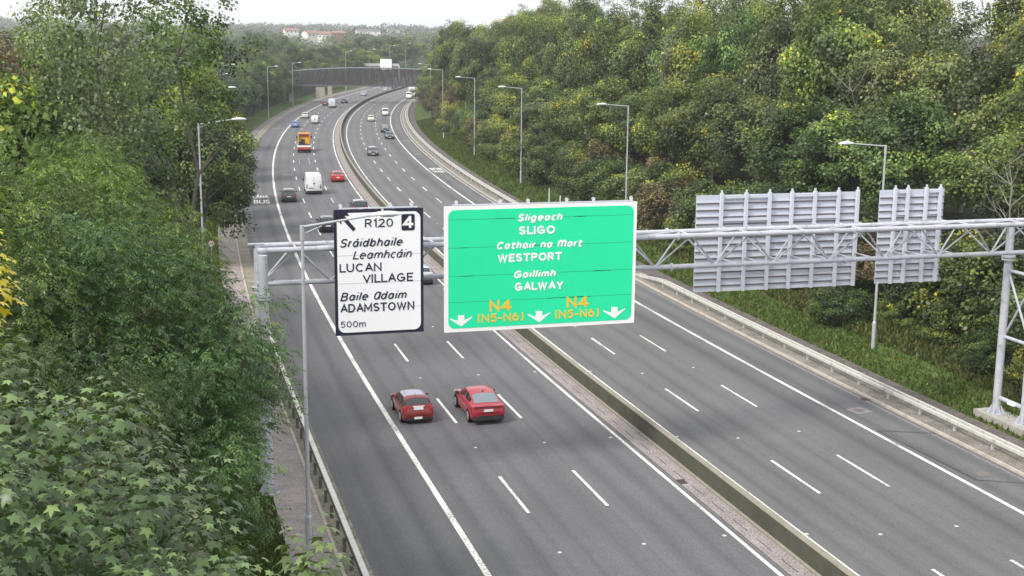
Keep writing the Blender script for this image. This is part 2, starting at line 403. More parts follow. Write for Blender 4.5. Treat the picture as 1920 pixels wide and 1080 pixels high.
def text_mesh(body, size, shear=0.0, offset=0.0, spacing=1.0, extrude=0.0):
    c = bpy.data.curves.new('text', 'FONT'); c.body = body; c.size = size; c.shear = shear; c.offset = offset; c.space_character = spacing
    c.extrude = extrude; c.resolution_u = 4; c.fill_mode = 'BOTH' if extrude else 'FRONT'
    o = bpy.data.objects.new('text', c); COL.objects.link(o)
    dg = bpy.context.evaluated_depsgraph_get(); me = bpy.data.meshes.new_from_object(o.evaluated_get(dg))
    bpy.data.objects.remove(o); bpy.data.curves.remove(c)
    co = np.empty(len(me.vertices)*3); me.vertices.foreach_get('co', co); co = co.reshape(-1, 3)
    return me, co
def road_text(lines, s, o, w, h, gap, flip):
    # painted lettering lying on the road, each line stretched along the road
    for i, t in enumerate(lines):
        me, co = text_mesh(t, 1, offset=.03)
        x0, x1, y0, y1 = co[:, 0].min(), co[:, 0].max(), co[:, 1].min(), co[:, 1].max()
        for v in me.vertices:
            u = ((v.co.x-x0)/(x1-x0)-.5)*w; d = (v.co.y-y0)/(y1-y0)*h
            ss = (s+(len(lines)-1-i)*(h+gap)+d) if not flip else (s-(len(lines)-1-i)*(h+gap)-d)
            v.co = P(ss, o+(u if not flip else -u), .007)
        me.materials.clear(); me.materials.append(M['paint']); me.name = 'road_markings'
        ob = bpy.data.objects.new('road_markings', me); COL.objects.link(ob); tag(ob, kind='structure')
road_text(['L\u00c1NA', 'BUS'], 160.5, -14.4, 2.0, 4.0, 1.6, False)
road_text(['L\u00c1NA', 'BUS'], 204, 13.25, 1.9, 3.4, 1.2, True)

# repairs and covers
mb = MB()
def tarline(s0, o0, s1, o1, w=.05):
    a, b = P(s0, o0, .009), P(s1, o1, .009); d = (b-a).normalized(); nn = Vector((-d.y, d.x, 0))*w
    mb.face([a-nn, b-nn, b+nn, a+nn])
tarline(57.3, 12.2, 56.1, 14.9); tarline(57.3, 12.2, 49.2, 12.5); tarline(49.2, 12.5, 48.0, 14.9, .04)
tag(mb.build('tar_joints', M['tar']), kind='structure')
def flat_cover(name, s, o, w, l, mats, label, cat, ring=True, rz=0):
    t = empty(name, P(s, o, .008), heading(s)+rz, label, cat)
    m_ = MB(); m_.box((0, 0, 0), (w, l, .012)); m_.build('surround' if ring else 'frame', mats[0], t)
    m_ = MB()
    if ring:
        m_.tube((0, 0, .004), (0, 0, .012), .33, n=20); m_.build('cover', mats[1], t)
    else:
        for k in range(6): m_.box(((k-2.5)*w/6.5, 0, .012), (w/11, l*.9, .014))
        m_.build('grating', mats[1], t)
    return t
flat_cover('manhole', 60.9, 13.2, 1.05, 1.05, (M['patch'], M['manhole']), 'round manhole cover in a pale square patch of the right bus lane', 'manhole cover', True, .2)
flat_cover('manhole', 49.9, 13.3, .8, .8, (M['asph_r'], simple('rusty_cover', (.17, .13, .125), .8, var=.4, scale=12)), 'faint rusty round manhole cover between the tar joints of the right bus lane', 'manhole cover')
flat_cover('drain_grate', 52.4, -1.08, .42, .62, (M['iron'], M['iron']), 'small dark iron drain grate beside the white line at the median strip', 'drain', False)
flat_cover('drain_grate', 62.9, 14.78, .42, .5, (M['iron'], M['iron']), 'small dark iron drain grate against the right hand kerb', 'drain', False)

# road studs
mb = MB(); mb.loft([[(x*w, y*w, z) for x, y in ((-.065, -.065), (.065, -.065), (.065, .065), (-.065, .065))] for w, z in ((1.15, 0), (1.1, .01), (.6, .022))])
stud0 = mb.build('road_stud', M['stud'], recalc=True); used = False
ORDN = ['first', 'second', 'third', 'fourth', 'fifth', 'sixth', 'seventh', 'eighth', 'ninth']
def studs(o, base, mod, k0, k1, label, group):
    global used
    for k in range(k0, k1):
        s = base+mod*k; st = stud0 if not used else stud0.copy()
        if used: COL.objects.link(st)
        used = True; st.location = P(s, o, .004); st.rotation_euler = (0, 0, heading(s)); tag(st, ORDN[k-k0]+' white road stud from the bottom '+label, 'road stud', group)
studs(-9.15, 45.8, 13.9, 0, 9, 'in the leftmost dashed line', 'studs on the left dashed line of the left carriageway')
studs(-5.55, 45.8, 13.85, 0, 9, 'in the second dashed line from the left', 'studs on the right dashed line of the left carriageway')
studs(-1.98, 45.8, 13.8, 0, 9, 'along the white line left of the barrier', 'studs along the median edge line')
studs(4.4, 44.3, 13.6, 0, 9, 'in the dashed line right of the barrier', 'studs on the first dashed line of the right carriageway')
studs(8.05, 44.3, 13.9, 0, 9, 'in the rightmost dashed line', 'studs on the second dashed line of the right carriageway')
studs(1.42, 45.1, 13.8, 0, 9, 'at the right foot of the barrier', 'studs along the barrier foot')

# median barrier
mb = MB(); g = sgrid(-30, 780, 4)
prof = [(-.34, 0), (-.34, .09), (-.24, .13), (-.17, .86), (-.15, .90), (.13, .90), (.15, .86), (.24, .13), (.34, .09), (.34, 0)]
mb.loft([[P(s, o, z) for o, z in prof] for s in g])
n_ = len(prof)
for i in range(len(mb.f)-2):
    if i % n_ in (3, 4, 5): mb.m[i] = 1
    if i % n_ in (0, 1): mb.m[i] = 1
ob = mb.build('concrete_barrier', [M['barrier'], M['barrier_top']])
tag(ob, 'long mossy concrete step barrier dividing the two carriageways', 'barrier')

# crash barriers
def beam_rail(label, s0, s1, o, face, open_box=False, group=None, posts=100, sp=3.2):
    t = empty('crash_barrier', P(s0, o, 0), 0, label, 'crash barrier', group); inv = Vector(P(s0, o, 0))
    m_ = MB()
    def zz(s):
        return -.55*sstep(s1-7, s1, s)*(1 if s1 > 60 else 0)
    if open_box: prof_ = [(-.11, .52), (.11, .52), (.11, .74), (-.11, .74)]
    else: prof_ = [(.07, .57), (.07, .73), (-.07, .73), (-.07, .57)]
    m_.loft([[P(s, o+a, z+zz(s))-inv for a, z in prof_] for s in sgrid(s0, s1, 2)])
    m_.build('beam', M['rail'], t, recalc=True)
    if open_box:
        m_ = MB(); m_.loft([[P(s, o+a, z+zz(s))-inv for a, z in [(-.135, .50), (-.115, .50), (-.115, .70), (-.135, .70)]] for s in sgrid(s0, s1, 2)]); m_.build('painted_shade', M['rail_dark'], t, recalc=True)  # dark strip paints shade on the beam's path side
    else:
        m_ = MB(); m_.loft([[P(s, o+a-.42*face, z+zz(s))-inv for a, z in prof_] for s in sgrid(s0, s1, 2)]); m_.build('rear_beam', M['rail'], t, recalc=True)
    s = s0+1.2; first = None; k = 0
    while s < s1-4 and k < posts:
        if first is None:
            q = MB()
            if open_box: q.box((0, 0, .3), (.13, .16, .62)); q.build
            else: q.box((0, 0, .28), (.12, .09, .56)); q.box((0, 0, .53), (.44, .09, .07)); q.box((0, 0, .03), (.3, .2, .06))
            first = q.build('post', M['rail_dark'] if open_box else M['rail'], t); p_ = first
        else:
            p_ = first.copy(); COL.objects.link(p_); p_.parent = t
        p_.location = P(s, o-(.21 if open_box else .21*face), 0)-inv; p_.rotation_euler = (0, 0, heading(s)); s += sp; k += 1
    return t
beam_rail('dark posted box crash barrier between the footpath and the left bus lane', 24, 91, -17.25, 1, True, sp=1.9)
beam_rail('pale double beam crash barrier passing the right gantry leg', 26, 104, 15.75, -1)
beam_rail('distant crash barrier curving outside the right bus lane', 122, 430, 15.9, -1, sp=4)

# ---------------------------------------------------------------- street lamps
def lamp_proto(hgt, arm, side, brace, rs=.2, hl=1.0):
    t = empty('street_lamp')
    m_ = MB(); m_.tube((0, 0, 0), (0, 0, 1.8), .135, n=12); m_.tube((0, 0, 1.8), (0, 0, 1.9), .135, .085, n=12, caps=False); m_.tube((0, 0, 1.9), (0, 0, hgt), .092, .06, n=12)
    m_.tube((0, 0, hgt-.5), (0, 0, hgt+.06), .085, n=12)
    m_.build('pole', M['pole_steel'], t, smooth=False)
    m_ = MB(); m_.box((.137, 0, 1.05), (.02, .13, .6)); m_.build('access_door', M['galv_light'], t)
    m_ = MB(); m_.tube((0, 0, hgt), (side*arm, 0, hgt+rs), .05, .04, n=8)
    if brace: m_.tube((0, 0, hgt-.28), (side*.75, 0, hgt+.02), .025, n=6)
    m_.build('arm', M['pole_steel'], t)
    m_ = MB(); rings = []
    for u, w, a, b in ((-.12, .05, .05, .05), (0, .09, .06, .09), (.12, .15, .05, .12), (.40, .19, .0, .15), (.70, .17, .0, .13), (.92, .07, .02, .06), (.96, .02, .03, .04)):
        rings.append([(side*(arm+u*hl), w*math.cos(x), hgt+rs+(b*math.sin(x) if math.sin(x) > 0 else a*math.sin(x))) for x in [2*math.pi*i/12 for i in range(12)]])
    m_.loft(rings); h_ = m_.build('lamp_head', M['lamp_white'], t, smooth=True, recalc=True)
    m_ = MB(); m_.loft([[(side*(arm+u*hl), w*math.cos(x), hgt+rs-.01+d*min(0, math.sin(x))) for x in [2*math.pi*i/12 for i in range(12)]] for u, w, d in ((.14, .09, .02), (.3, .155, .09), (.6, .145, .09), (.84, .07, .02))]); m_.build('lens', M['lamp_glass'], h_, smooth=True, recalc=True)
    m_ = MB(); m_.tube((side*(arm+.32), 0, hgt+rs+.13), (side*(arm+.32), 0, hgt+rs+.23), .045, n=8); m_.build('photocell', M['stud'], h_)
    return t
ORD = ['nearest', 'second', 'third', 'fourth', 'fifth', 'sixth', 'seventh', 'eighth', 'ninth']
protoL = lamp_proto(13.3, 2.75, 1, True, .38, 1.15); protoR = lamp_proto(13.3, 2.4, -1, False); protoT = lamp_proto(13.3, 1.9, 1, False)
GL, GR = 'street lamps along the left side of the road', 'street lamps along the right bank'
lampsL = [(5.25, 48.0, 'tall grey street lamp rising from the left footpath, its arm crossing the white sign'),
 (3.6, 107.8, 'white headed street lamp half buried in the trees left of the footpath'),
 (10.1-2.6, 182, 'street lamp head alone poking out of the yellow-green tree left of the road'),
 (13.6-2.6, 251, 'street lamp with a thin white head just above the head in the yellow-green tree'),
 (17.3, 337, 'small street lamp topmost in the row over the yellow-green tree')]
for i, (x, y, lb) in enumerate(lampsL):
    o = protoL if i == 0 else copy_tree(protoL)
    o.location = (x, y, hterr(*SO(x, y))-.05); tag(o, lb, 'street lamp', GL)
far = [(343, -20.3, 0, 'slim street lamp on the left grass verge, just left of the blue car'),
 (404, -20.0, 0, 'slim street lamp at the left end of the footbridge, standing on the grass')]
for i, (s, o_, z, lb) in enumerate(far):
    o = copy_tree(protoT); o.location = P(s, o_, z); o.rotation_euler.z = heading(s); tag(o, lb, 'street lamp', GL)
far2 = [(530, -19, 'street lamp behind the footbridge, left of the far gantry beam'), (588, -19, 'street lamp behind the footbridge, rising over the far gantry beam'),
 (638, -19, 'street lamp behind the footbridge, rising just right of the white far sign'), (676, -19, 'farthest street lamp, behind the right end of the footbridge')]
for i, (s, o_, lb) in enumerate(far2):
    o = protoT if i == 0 else copy_tree(protoT); o.location = P(s, o_, 0); o.rotation_euler.z = heading(s); o.scale = (1, 1, 1.2); tag(o, lb, 'street lamp', GL)
lampsR = [(72.2, 20.8, 'street lamp on the right bank, its pole passing between the two grey sign backs'),
 (123, 21.2, 'street lamp on the right bank above the right edge of the green sign'),
 (172.9, 21.4, 'street lamp standing in front of the darkest trees of the right bank'),
 (219, 22.0, 'tall street lamp on the right bank with its whole pole showing down to the grass'),
 (281, 22.4, 'street lamp on the right bank with a white post foot beside the bend'),
 (347, 22.6, 'farthest street lamp of the right bank, beside the right end of the footbridge')]
for i, (s, o_, lb) in enumerate(lampsR):
    o = protoR if i == 0 else copy_tree(protoR); p = P(s, o_, 0); p.z = hterr(s, o_)-.05
    o.location = p; o.rotation_euler.z = heading(s); tag(o, lb, 'street lamp', GR)

# ---------------------------------------------------------------- sign gantry
YB, YF, YM, ZT, ZB = 57.25, 55.85, 56.55, 11.02, 9.42
gan = empty('sign_gantry', (23.85, YM, 0), 0, 'pale tubular steel truss gantry spanning both carriageways and carrying the signs', 'gantry')
gi = Vector((23.85, YM, 0))
def gp(x, y, z): return Vector((x, y, z))-gi
XL, XR = 4.25, 43.5
for (y, z, nm, r) in ((YB, ZT, 'top_chord', .125), (YF, ZT, 'top_chord', .125), (YM, ZB, 'bottom_chord', .12)):
    m_ = MB(); m_.tube(gp(XL-.1, y, z), gp(XR+1.6, y, z), r, n=14)
    for xj in (13.5, 23.9, 33.3): m_.tube(gp(xj-.05, y, z), gp(xj+.05, y, z), r+.07, n=14)
    m_.build(nm, M['galv_light'], gan, smooth=False)
bay = 3.125; nb = 13
for k in range(nb):
    xa = 4.3+k*bay
    for y in (YB, YF):
        for (u, v) in ((xa, xa+bay/2), (xa+bay, xa+bay/2)):
            m_ = MB(); m_.tube(gp(u, YM, ZB), gp(v, y, ZT), .043, n=8); m_.build('web_strut', M['galv_light'], gan)
    m_ = MB(); m_.tube(gp(xa+bay/2, YF, ZT), gp(xa+bay/2, YB, ZT), .05, n=8)
    m_.tube(gp(xa+bay/2, YF, ZT+.02), gp(min(xa+1.5*bay, XR+1.2), YB, ZT+.02), .045, n=8); m_.build('top_brace', M['galv_light'], gan)
def leg(x, y, top, nm='leg'):
    m_ = MB(); zb = .45 if x > 30 else 0
    m_.tube(gp(x, y, zb), gp(x, y, top), .21, n=18); m_.tube(gp(x, y, zb), gp(x, y, zb+.06), .48, n=18)
    m_.tube(gp(x, y, 8.9), gp(x, y, 9.0), .36, n=18); m_.tube(gp(x, y, 9.04), gp(x, y, 9.14), .36, n=18)
    for i in range(8):
        t = i*math.pi/4; c, s_ = math.cos(t), math.sin(t)
        m_.face([gp(x+c*.23, y+s_*.23, zb+.5), gp(x+c*.46, y+s_*.46, zb+.06), gp(x+c*.23, y+s_*.23, zb+.06)])
        m_.tube(gp(x+c*.38, y+s_*.38, zb+.05), gp(x+c*.38, y+s_*.38, zb+.16), .03, n=6)
    return m_.build(nm, M['galv_light'], gan, smooth=False)
leg(43.5, 57.3, 11.05); leg(43.6, 55.1, 8.9); leg(4.3, YB+.05, 11.0); leg(4.35, YF-.25, 10.85)
for x in (43.55, 4.33):
    y0, y1 = (55.1, 57.3) if x > 20 else (YF-.25, YB+.05)
    for z in (1.35, 4.75, 8.35): 
        m_ = MB(); m_.tube(gp(x, y0, z), gp(x, y1, z), .12 if z < 2 else .09, n=10); m_.build('cross_tube', M['galv_light'], gan)
    for z0, z1 in ((4.75, 8.35),):
        m_ = MB(); m_.tube(gp(x, y0, z0), gp(x, y1, z1), .06, n=8); m_.tube(gp(x+.07, y1, z0), gp(x+.07, y0, z1), .06, n=8); m_.build('cross_brace', M['galv_light'], gan)
m_ = MB(); m_.box(gp(43.55, 56.2, .3), (1.5, 4.2, .35)); m_.build('footing', M['concrete'], gan)
m_ = MB(); m_.tube(gp(43.5, 57.3, 11.0), gp(43.5, 57.3, 11.12), .2, n=12); m_.box(gp(4.2, YB, 11.1), (.7, .25, .06)); m_.build('end_cap', M['galv_light'], gan)
m_ = MB(); m_.box(gp(43.42, 55.9, 1.36), (.27, .5, .14)); m_.build('identification_plate', M['letter_white'], gan)

def rrect(x0, x1, z0, z1, r, n=6):
    pts = []
    for cx, cz, a0 in ((x1-r, z0+r, -90), (x1-r, z1-r, 0), (x0+r, z1-r, 90), (x0+r, z0+r, 180)):
        for i in range(n+1):
            a = math.radians(a0+90*i/n); pts.append((cx+r*math.cos(a), cz+r*math.sin(a)))
    return pts
def plate(name, pts, y, th, mat, parent, org):
    m_ = MB(); m_.loft([[(x-org[0], y-org[1], z-org[2]) for x, z in pts], [(x-org[0], y+th-org[1], z-org[2]) for x, z in pts]])
    return m_.build(name, mat, parent, recalc=True)
def A_(cx, cy, rx, ry, a0, a1, n=None):
    n = n or max(4, int(abs(a1-a0)/20)); return [(cx+rx*math.cos(math.radians(a0+(a1-a0)*i/n)), cy+ry*math.sin(math.radians(a0+(a1-a0)*i/n))) for i in range(n+1)]
def EL(cx, cy, rx, ry): return A_(cx, cy, rx, ry, 90, 450, 20)
_n = [(0, .7), (0, 0)]
GLY = {   # letter: (width, strokes) on a unit cap height
 'A': (.72, [[(0, 0), (.5, 1), (1, 0)], [(.17, .33), (.83, .33)]]), 'B': (.6, [[(0, 0), (0, 1)], [(0, 1), (.5, 1)]+A_(.5, .765, .4, .235, 90, -90)+[(0, .53)], [(.4, .53)]+A_(.55, .265, .45, .265, 90, -90)+[(0, 0)]]),
 'C': (.74, [A_(.5, .5, .5, .5, 45, 315)]), 'D': (.68, [[(0, 0), (0, 1)], [(0, 1), (.4, 1)]+A_(.4, .5, .6, .5, 90, -90)+[(0, 0)]]), 'E': (.52, [[(1, 1), (0, 1), (0, 0), (1, 0)], [(0, .52), (.85, .52)]]),
 'G': (.76, [A_(.5, .5, .5, .5, 45, 318)+[(.97, .16), (.97, .46), (.55, .46)]]), 'I': (0, [[(0, 0), (0, 1)]]), 'L': (.5, [[(0, 1), (0, 0), (1, 0)]]), 'M': (.8, [[(0, 0), (0, 1), (.5, .2), (1, 1), (1, 0)]]), 'N': (.66, [[(0, 0), (0, 1), (1, 0), (1, 1)]]),
 'O': (.78, [EL(.5, .5, .5, .5)]), 'P': (.58, [[(0, 0), (0, 1)], [(0, 1), (.55, 1)]+A_(.55, .73, .45, .27, 90, -90)+[(0, .46)]]), 'R': (.6, [[(0, 0), (0, 1)], [(0, 1), (.55, 1)]+A_(.55, .74, .4, .26, 90, -90)+[(0, .48)], [(.5, .48), (1, 0)]]),
 'S': (.58, [A_(.5, .755, .47, .245, 20, 270)+A_(.5, .255, .5, .255, 90, -160)]), 'T': (.62, [[(0, 1), (1, 1)], [(.5, 1), (.5, 0)]]), 'U': (.64, [[(0, 1), (0, .36)]+A_(.5, .36, .5, .36, 180, 360)+[(1, .36), (1, 1)]]),
 'V': (.7, [[(0, 1), (.5, 0), (1, 1)]]), 'W': (1.02, [[(0, 1), (.25, 0), (.5, .95), (.75, 0), (1, 1)]]), 'Y': (.7, [[(0, 1), (.5, .46), (1, 1)], [(.5, .46), (.5, 0)]]),
 '0': (.58, [EL(.5, .5, .5, .5)]), '1': (.2, [[(0, .78), (1, 1), (1, 0)]]), '2': (.56, [A_(.5, .72, .48, .28, 165, -25)+[(0, 0), (1, 0)]]), '4': (.66, [[(.76, 0), (.76, 1)], [(.72, 1), (0, .27), (1.02, .27)]]),
 '5': (.54, [[(.92, 1), (.14, 1), (.08, .56)]+A_(.45, .33, .52, .33, 118, -145)]), '6': (.56, [EL(.5, .33, .5, .33), A_(.75, .38, .75, .62, 95, 180)]), '(': (.2, [A_(1, .5, 1, .72, 118, 242)]), ')': (.2, [A_(0, .5, 1, .72, 62, -62)]), '-': (.26, [[(0, .4), (1, .4)]]), ' ': (.18, []),
 'a': (.5, [EL(.45, .35, .45, .35), [(.95, .7), (.95, 0)]]), 'b': (.5, [[(0, 1.04), (0, 0)], EL(.52, .35, .45, .35)]), 'c': (.5, [A_(.5, .35, .5, .35, 50, 310)]), 'd': (.5, [EL(.45, .35, .45, .35), [(.95, 1.04), (.95, 0)]]),
 'e': (.52, [[(.05, .37), (.97, .37)], A_(.5, .35, .5, .35, 4, 310)]), 'g': (.5, [EL(.45, .35, .45, .35), [(.95, .7), (.95, -.1)]+A_(.47, -.1, .48, .2, 0, -150)]), 'h': (.46, [[(0, 1.04), (0, 0)], A_(.5, .38, .5, .32, 170, 0)+[(1, 0)]]), 'i': (0, [_n, [(0, .98), (0, 1.06)]]),
 'l': (0, [[(0, 1.04), (0, 0)]]), 'm': (.8, [_n, A_(.25, .4, .25, .3, 170, 0)+[(.5, 0)], A_(.75, .4, .25, .3, 170, 0)+[(1, 0)]]), 'n': (.46, [_n, A_(.5, .38, .5, .32, 170, 0)+[(1, 0)]]), 'r': (.3, [_n, A_(.6, .34, .6, .36, 170, 75)]), 't': (.3, [[(.35, .98), (.35, .15), (.55, 0), (1, 0)], [(0, .7), (.95, .7)]]),
}
GLY['\u00e1'] = (.5, GLY['a'][1]+[[(.5, .86), (.75, 1.05)]])
def big(g, k=1/.72): return (g[0]*1.15, [[(x, y*k) for x, y in st] for st in g[1]])
GLY['c'] = (.46, GLY['c'][1])
GLY['@A'], GLY['@M'] = big(GLY['a']), big(GLY['m'])
def sign_text(t, x, z, size, mat, parent, org, y, shear=0, width=None, weight=.16, name='lettering'):
    "lettering drawn as even strokes, each stroke a shallow raised strip"
    st_all = []; pen = 0; irish = shear > 0
    for ch in t:
        g = GLY['@'+ch] if irish and '@'+ch in GLY else GLY[ch]
        for st in g[1]: st_all.append([(pen+px*g[0]+weight/2, weight/2+py*(1-weight)) for px, py in st])
        pen += g[0]+weight+(.15 if ch not in 'CcrLVA(' else .06)
    tot = pen-.15; sx = size if width is None else width/(tot+shear*.8); m_ = MB()
    for k, st in enumerate(st_all):
        pts = [Vector(((px+shear*py)*sx, 0, py*size)) for i_, (px, py) in enumerate(st) if i_ == 0 or math.hypot(px-st[i_-1][0], py-st[i_-1][1]) > .02]; wv = weight*size/2; n = len(pts); rings = []
        closed = (pts[0]-pts[-1]).length < 1e-6; dep = .006+.0015*(k % 5)
        for i in range(n):
            d0 = (pts[i]-pts[i-1]).normalized() if i > 0 else ((pts[0]-pts[-2]).normalized() if closed else None)
            d1 = (pts[i+1]-pts[i]).normalized() if i < n-1 else ((pts[1]-pts[0]).normalized() if closed else None)
            d0 = d0 or d1; d1 = d1 or d0; dm = (d0+d1).normalized(); nn = Vector((-dm.z, 0, dm.x)); c = max(.42, nn.dot(Vector((-d0.z, 0, d0.x)))); L = wv/c
            p = pts[i]
            if not closed and i == 0 and n == 2: pass
            rings.append([p-nn*L, p-nn*L+Vector((0, -dep, 0)), p+nn*L+Vector((0, -dep, 0)), p+nn*L])
            if not closed and i in (0, n-1):
                e = (-d1 if i == 0 else d0)*wv
                rings[-1] = [q+e for q in rings[-1]] if abs(d1.z) < .05 or abs(d1.x) < .05 else rings[-1]
        off = Vector((x-org[0], y-org[1], z-org[2]))
        m_.loft([[q+off for q in r] for r in rings])
    return m_.build(name, mat, parent, recalc=False)
def hang_rails(parent, org, xs, z0, z1, yf, yb):
    for x in xs:
        m_ = MB(); m_.box((x-org[0], yf+.13-org[1], (z0+z1)/2-org[2]+.06), (.10, .12, z1-z0+.12))
        m_.tube((x-org[0], yf+.1-org[1], z1+.16-org[2]), (x-org[0], yf+.16-org[1], z1+.16-org[2]), .085, n=10)
        for z in (ZT, ZB): m_.box((x-org[0], (yf+yb)/2+.1-org[1], z-org[2]), (.09, abs(yb-yf)+.05, .09))
        m_.build('mounting_post', M['sign_frame'], parent)
# white sign
WS = (9.42, 55.3, 7.15)
ws = empty('direction_sign', WS, 0, 'white direction sign with black border for exit R120, left of the green sign', 'road sign')
YS = 55.30
plate('panel', rrect(7.43, 11.41, 7.15, 12.79, .02, 1), YS, .05, M['sign_black'], ws, WS)
plate('face', rrect(7.56, 11.28, 7.28, 12.64, .30), YS-.012, .008, M['sign_white'], ws, WS)
YT = YS-.018
hang_rails(ws, WS, (7.75, 9.95, 10.9), 7.15, 12.79, YS, YF)
m_ = MB(); m_.box((0, YS+.06-WS[1], 12.83-WS[2]), (3.5, .08, .05)); m_.build('top_rail', M['sign_frame'], ws)
for z in (8.35, 9.5, 10.75): 
    m_ = MB(); m_.box((0, -.0145, z-WS[2]), (3.72, .003, .022)); m_.build('panel_seam', M['seam_w'], ws)
# arrow up-left
def poly_part(name, pts, mat, parent, org, y, th=.004):
    m_ = MB(); m_.loft([[(x-org[0], y-th-org[1], z-org[2]) for x, z in pts], [(x-org[0], y-org[1], z-org[2]) for x, z in pts]]); return m_.build(name, mat, parent, recalc=True)
def PX(px, py):   # sign-plane point from sign pixel grid (measured)
    v = cR*(px-960)/FPX+cD*(py-540)/FPX+cF; t = YS/v.y; return v.x*t, CAM_H+v.z*t
arrow = [(631, 399), (651, 399), (655, 404.5), (645.5, 404.5), (667, 429), (662, 434), (640, 409.5), (640, 421), (635, 415.5), (631, 413.5)]
poly_part('arrow', [PX(a, b) for a, b in arrow], M['sign_black'], ws, WS, YT)
sx_, sz_ = PX(777, 417); poly_part('number_panel', rrect(PX(752.5, 417)[0], PX(777.5, 417)[0], PX(765, 432)[1], PX(765, 401)[1], .09), M['sign_black'], ws, WS, YT)
def px_text(t, pxl, pyb, capx, wpx, mat, parent, org, shear=0, wt_=.16, y=YT):
    x0, z0 = PX(pxl, pyb); x1, _ = PX(pxl+wpx, pyb); _, z1 = PX(pxl, pyb-capx)
    return sign_text(t, x0, z0, z1-z0, mat, parent, org, y, shear, x1-x0, wt_)
px_text('4', 755.5, 427.5, 22.5, 19, M['letter_white'], ws, WS, 0, .2, YT-.006)
BK = M['sign_black']
for t_, a_, b_, c_, w_, sh_, wt_ in (('R120', 684, 426.5, 16, 53, 0, .15), ('Sr\u00e1idbhaile', 636, 464.5, 16.5, 121, .3, .155), ('Leamhc\u00e1in', 661, 486.5, 16.5, 113, .3, .135), ('LUCAN', 636.5, 511, 16, 79, 0, .16), ('VILLAGE', 680, 530.5, 16, 94.5, 0, .16),
        ('Baile Adaim', 637.5, 565, 16, 127, .3, .155), ('ADAMSTOWN', 638.5, 586.5, 16, 138, 0, .17), ('500m', 638.5, 614.5, 11.5, 47.5, 0, .13)):
    px_text(t_, a_, b_, c_, w_, BK, ws, WS, sh_, wt_)
# green sign
GS = (16.96, 55.3, 7.04)
gs = empty('direction_sign', GS, 0, 'wide green overhead direction sign with white lettering and three lane arrows over the median', 'road sign')
plate('panel', rrect(12.36, 21.56, 7.04, 12.81, .03, 1), YS, .05, M['letter_white'], gs, GS)
plate('face', rrect(12.55, 21.40, 7.21, 12.64, .30), YS-.012, .008, M['sign_green'], gs, GS)
hang_rails(gs, GS, (12.95, 15.0, 16.3, 18.15, 19.45, 21.3), 7.04, 12.81, YS, YF)
m_ = MB(); m_.box((.1, .06, 12.85-GS[2]), (8.6, .08, .05)); m_.build('top_rail', M['sign_frame'], gs)
rg = random.Random(5)
for z in (8.42, 9.62, 10.92, 12.2):
    m_ = MB(); m_.box((0, -.0145, z-GS[2]), (8.85, .003, .014)); 
    for k in range(3): 
        a = rg.uniform(-4.2, 3); m_.box((a+.4, -.0152, z-GS[2]), (rg.uniform(.3, 1.0), .003, .035))
    m_.build('panel_seam', M['seam'], gs)
LW, YE = M['letter_white'], M['sign_yellow']
for (t, a, b, c, w, sh, mt, of) in (('Sligeach', 969, 415.5, 14.5, 87, .3, LW, .225), ('SLIGO', 972.5, 440, 15.5, 68, 0, LW, .225),
    ('Cathair na Mart', 929.5, 468, 14.5, 163, .3, LW, .225), ('WESTPORT', 933, 492, 15.5, 120, 0, LW, .225),
    ('Gaillimh', 961.5, 522, 14.5, 82, .3, LW, .225), ('GALWAY', 965, 545.5, 15.5, 91, 0, LW, .225),
    ('N4', 917.5, 584, 20.5, 41, 0, YE, .2), ('(N5-N6)', 895.5, 605, 15.5, 86, 0, YE, .18),
    ('N4', 1062, 577.5, 20.5, 41, 0, YE, .2), ('(N5-N6)', 1040.5, 597.5, 15.5, 82, 0, YE, .18)):
    px_text(t, a, b, c, w, mt, gs, GS, sh, of)
for (x, y) in ((864.5, 601), (1010.5, 593), (1151.5, 585.5)):
    pts = [(-6, -10), (6, -10), (6, -1), (12, -3.5), (21, -8), (20, -5.5), (1.5, 10.5), (-1, 10.5), (-20.5, -2), (-21.5, -4.5), (-11, -.8), (-6, .2)]
    poly_part('lane_arrow', [PX(x+a, y+b) for a, b in pts], LW, gs, GS, YT)
# grey sign backs facing away
def sign_back(x0, x1, z0, z1, pairs, cuts, label):
    org = ((x0+x1)/2, 58.6, z0); t = empty('overhead_sign', org, 0, label, 'road sign', 'grey sign backs on the far side of the gantry')
    m_ = MB(); m_.box((0, 0, (z1-z0)/2), (x1-x0, .04, z1-z0)); m_.build('panel', M['sign_grey'], t)
    nz_ = 14
    for k in range(1, nz_):
        z = k*(z1-z0)/nz_; m_ = MB(); m_.box((0, -.045, z), (x1-x0-.02, .05, .055)); m_.box((0, -.04, z-.062), (x1-x0-.02, .062, .068), mi=1)  # second, dark box below each rib paints its shadow
        m_.build('stiffener_and_shade', [M['sign_frame'], M['rail_dark']], t)
    for x in pairs:
        m_ = MB(); m_.box((x-org[0], -.16, (z1-z0)/2+.05), (.15, .18, z1-z0+.1)); m_.box((x-org[0], -.16, z1-z0+.17), (.09, .06, .16)); m_.build('mounting_post', M['sign_frame'], t)
        for z in (ZT-z0, ZB-z0):
            m_ = MB(); m_.tube((x-org[0], -.2, z), (x-org[0]+.05, (YB if z > 3 else YM)-58.6, z), .045, n=8); m_.build('bracket_arm', M['galv_light'], t)
    for a, b in cuts:
        for z in (.09, 1.12, z1-z0-1.25, z1-z0-.1):
            m_ = MB(); m_.box(((a+b)/2-org[0], -.115, z), (b-a-.16, .09, .15)); m_.build('cross_rail', M['sign_frame'], t)
    return t
sign_back(26.0, 35.13, 7.68, 12.6, (27.3, 28.65, 29.95, 31.2, 32.5, 33.85, 34.95), ((27.3, 29.95), (31.2, 33.85)), 'wide grey back of an overhead sign, ribbed, facing the oncoming carriageway')
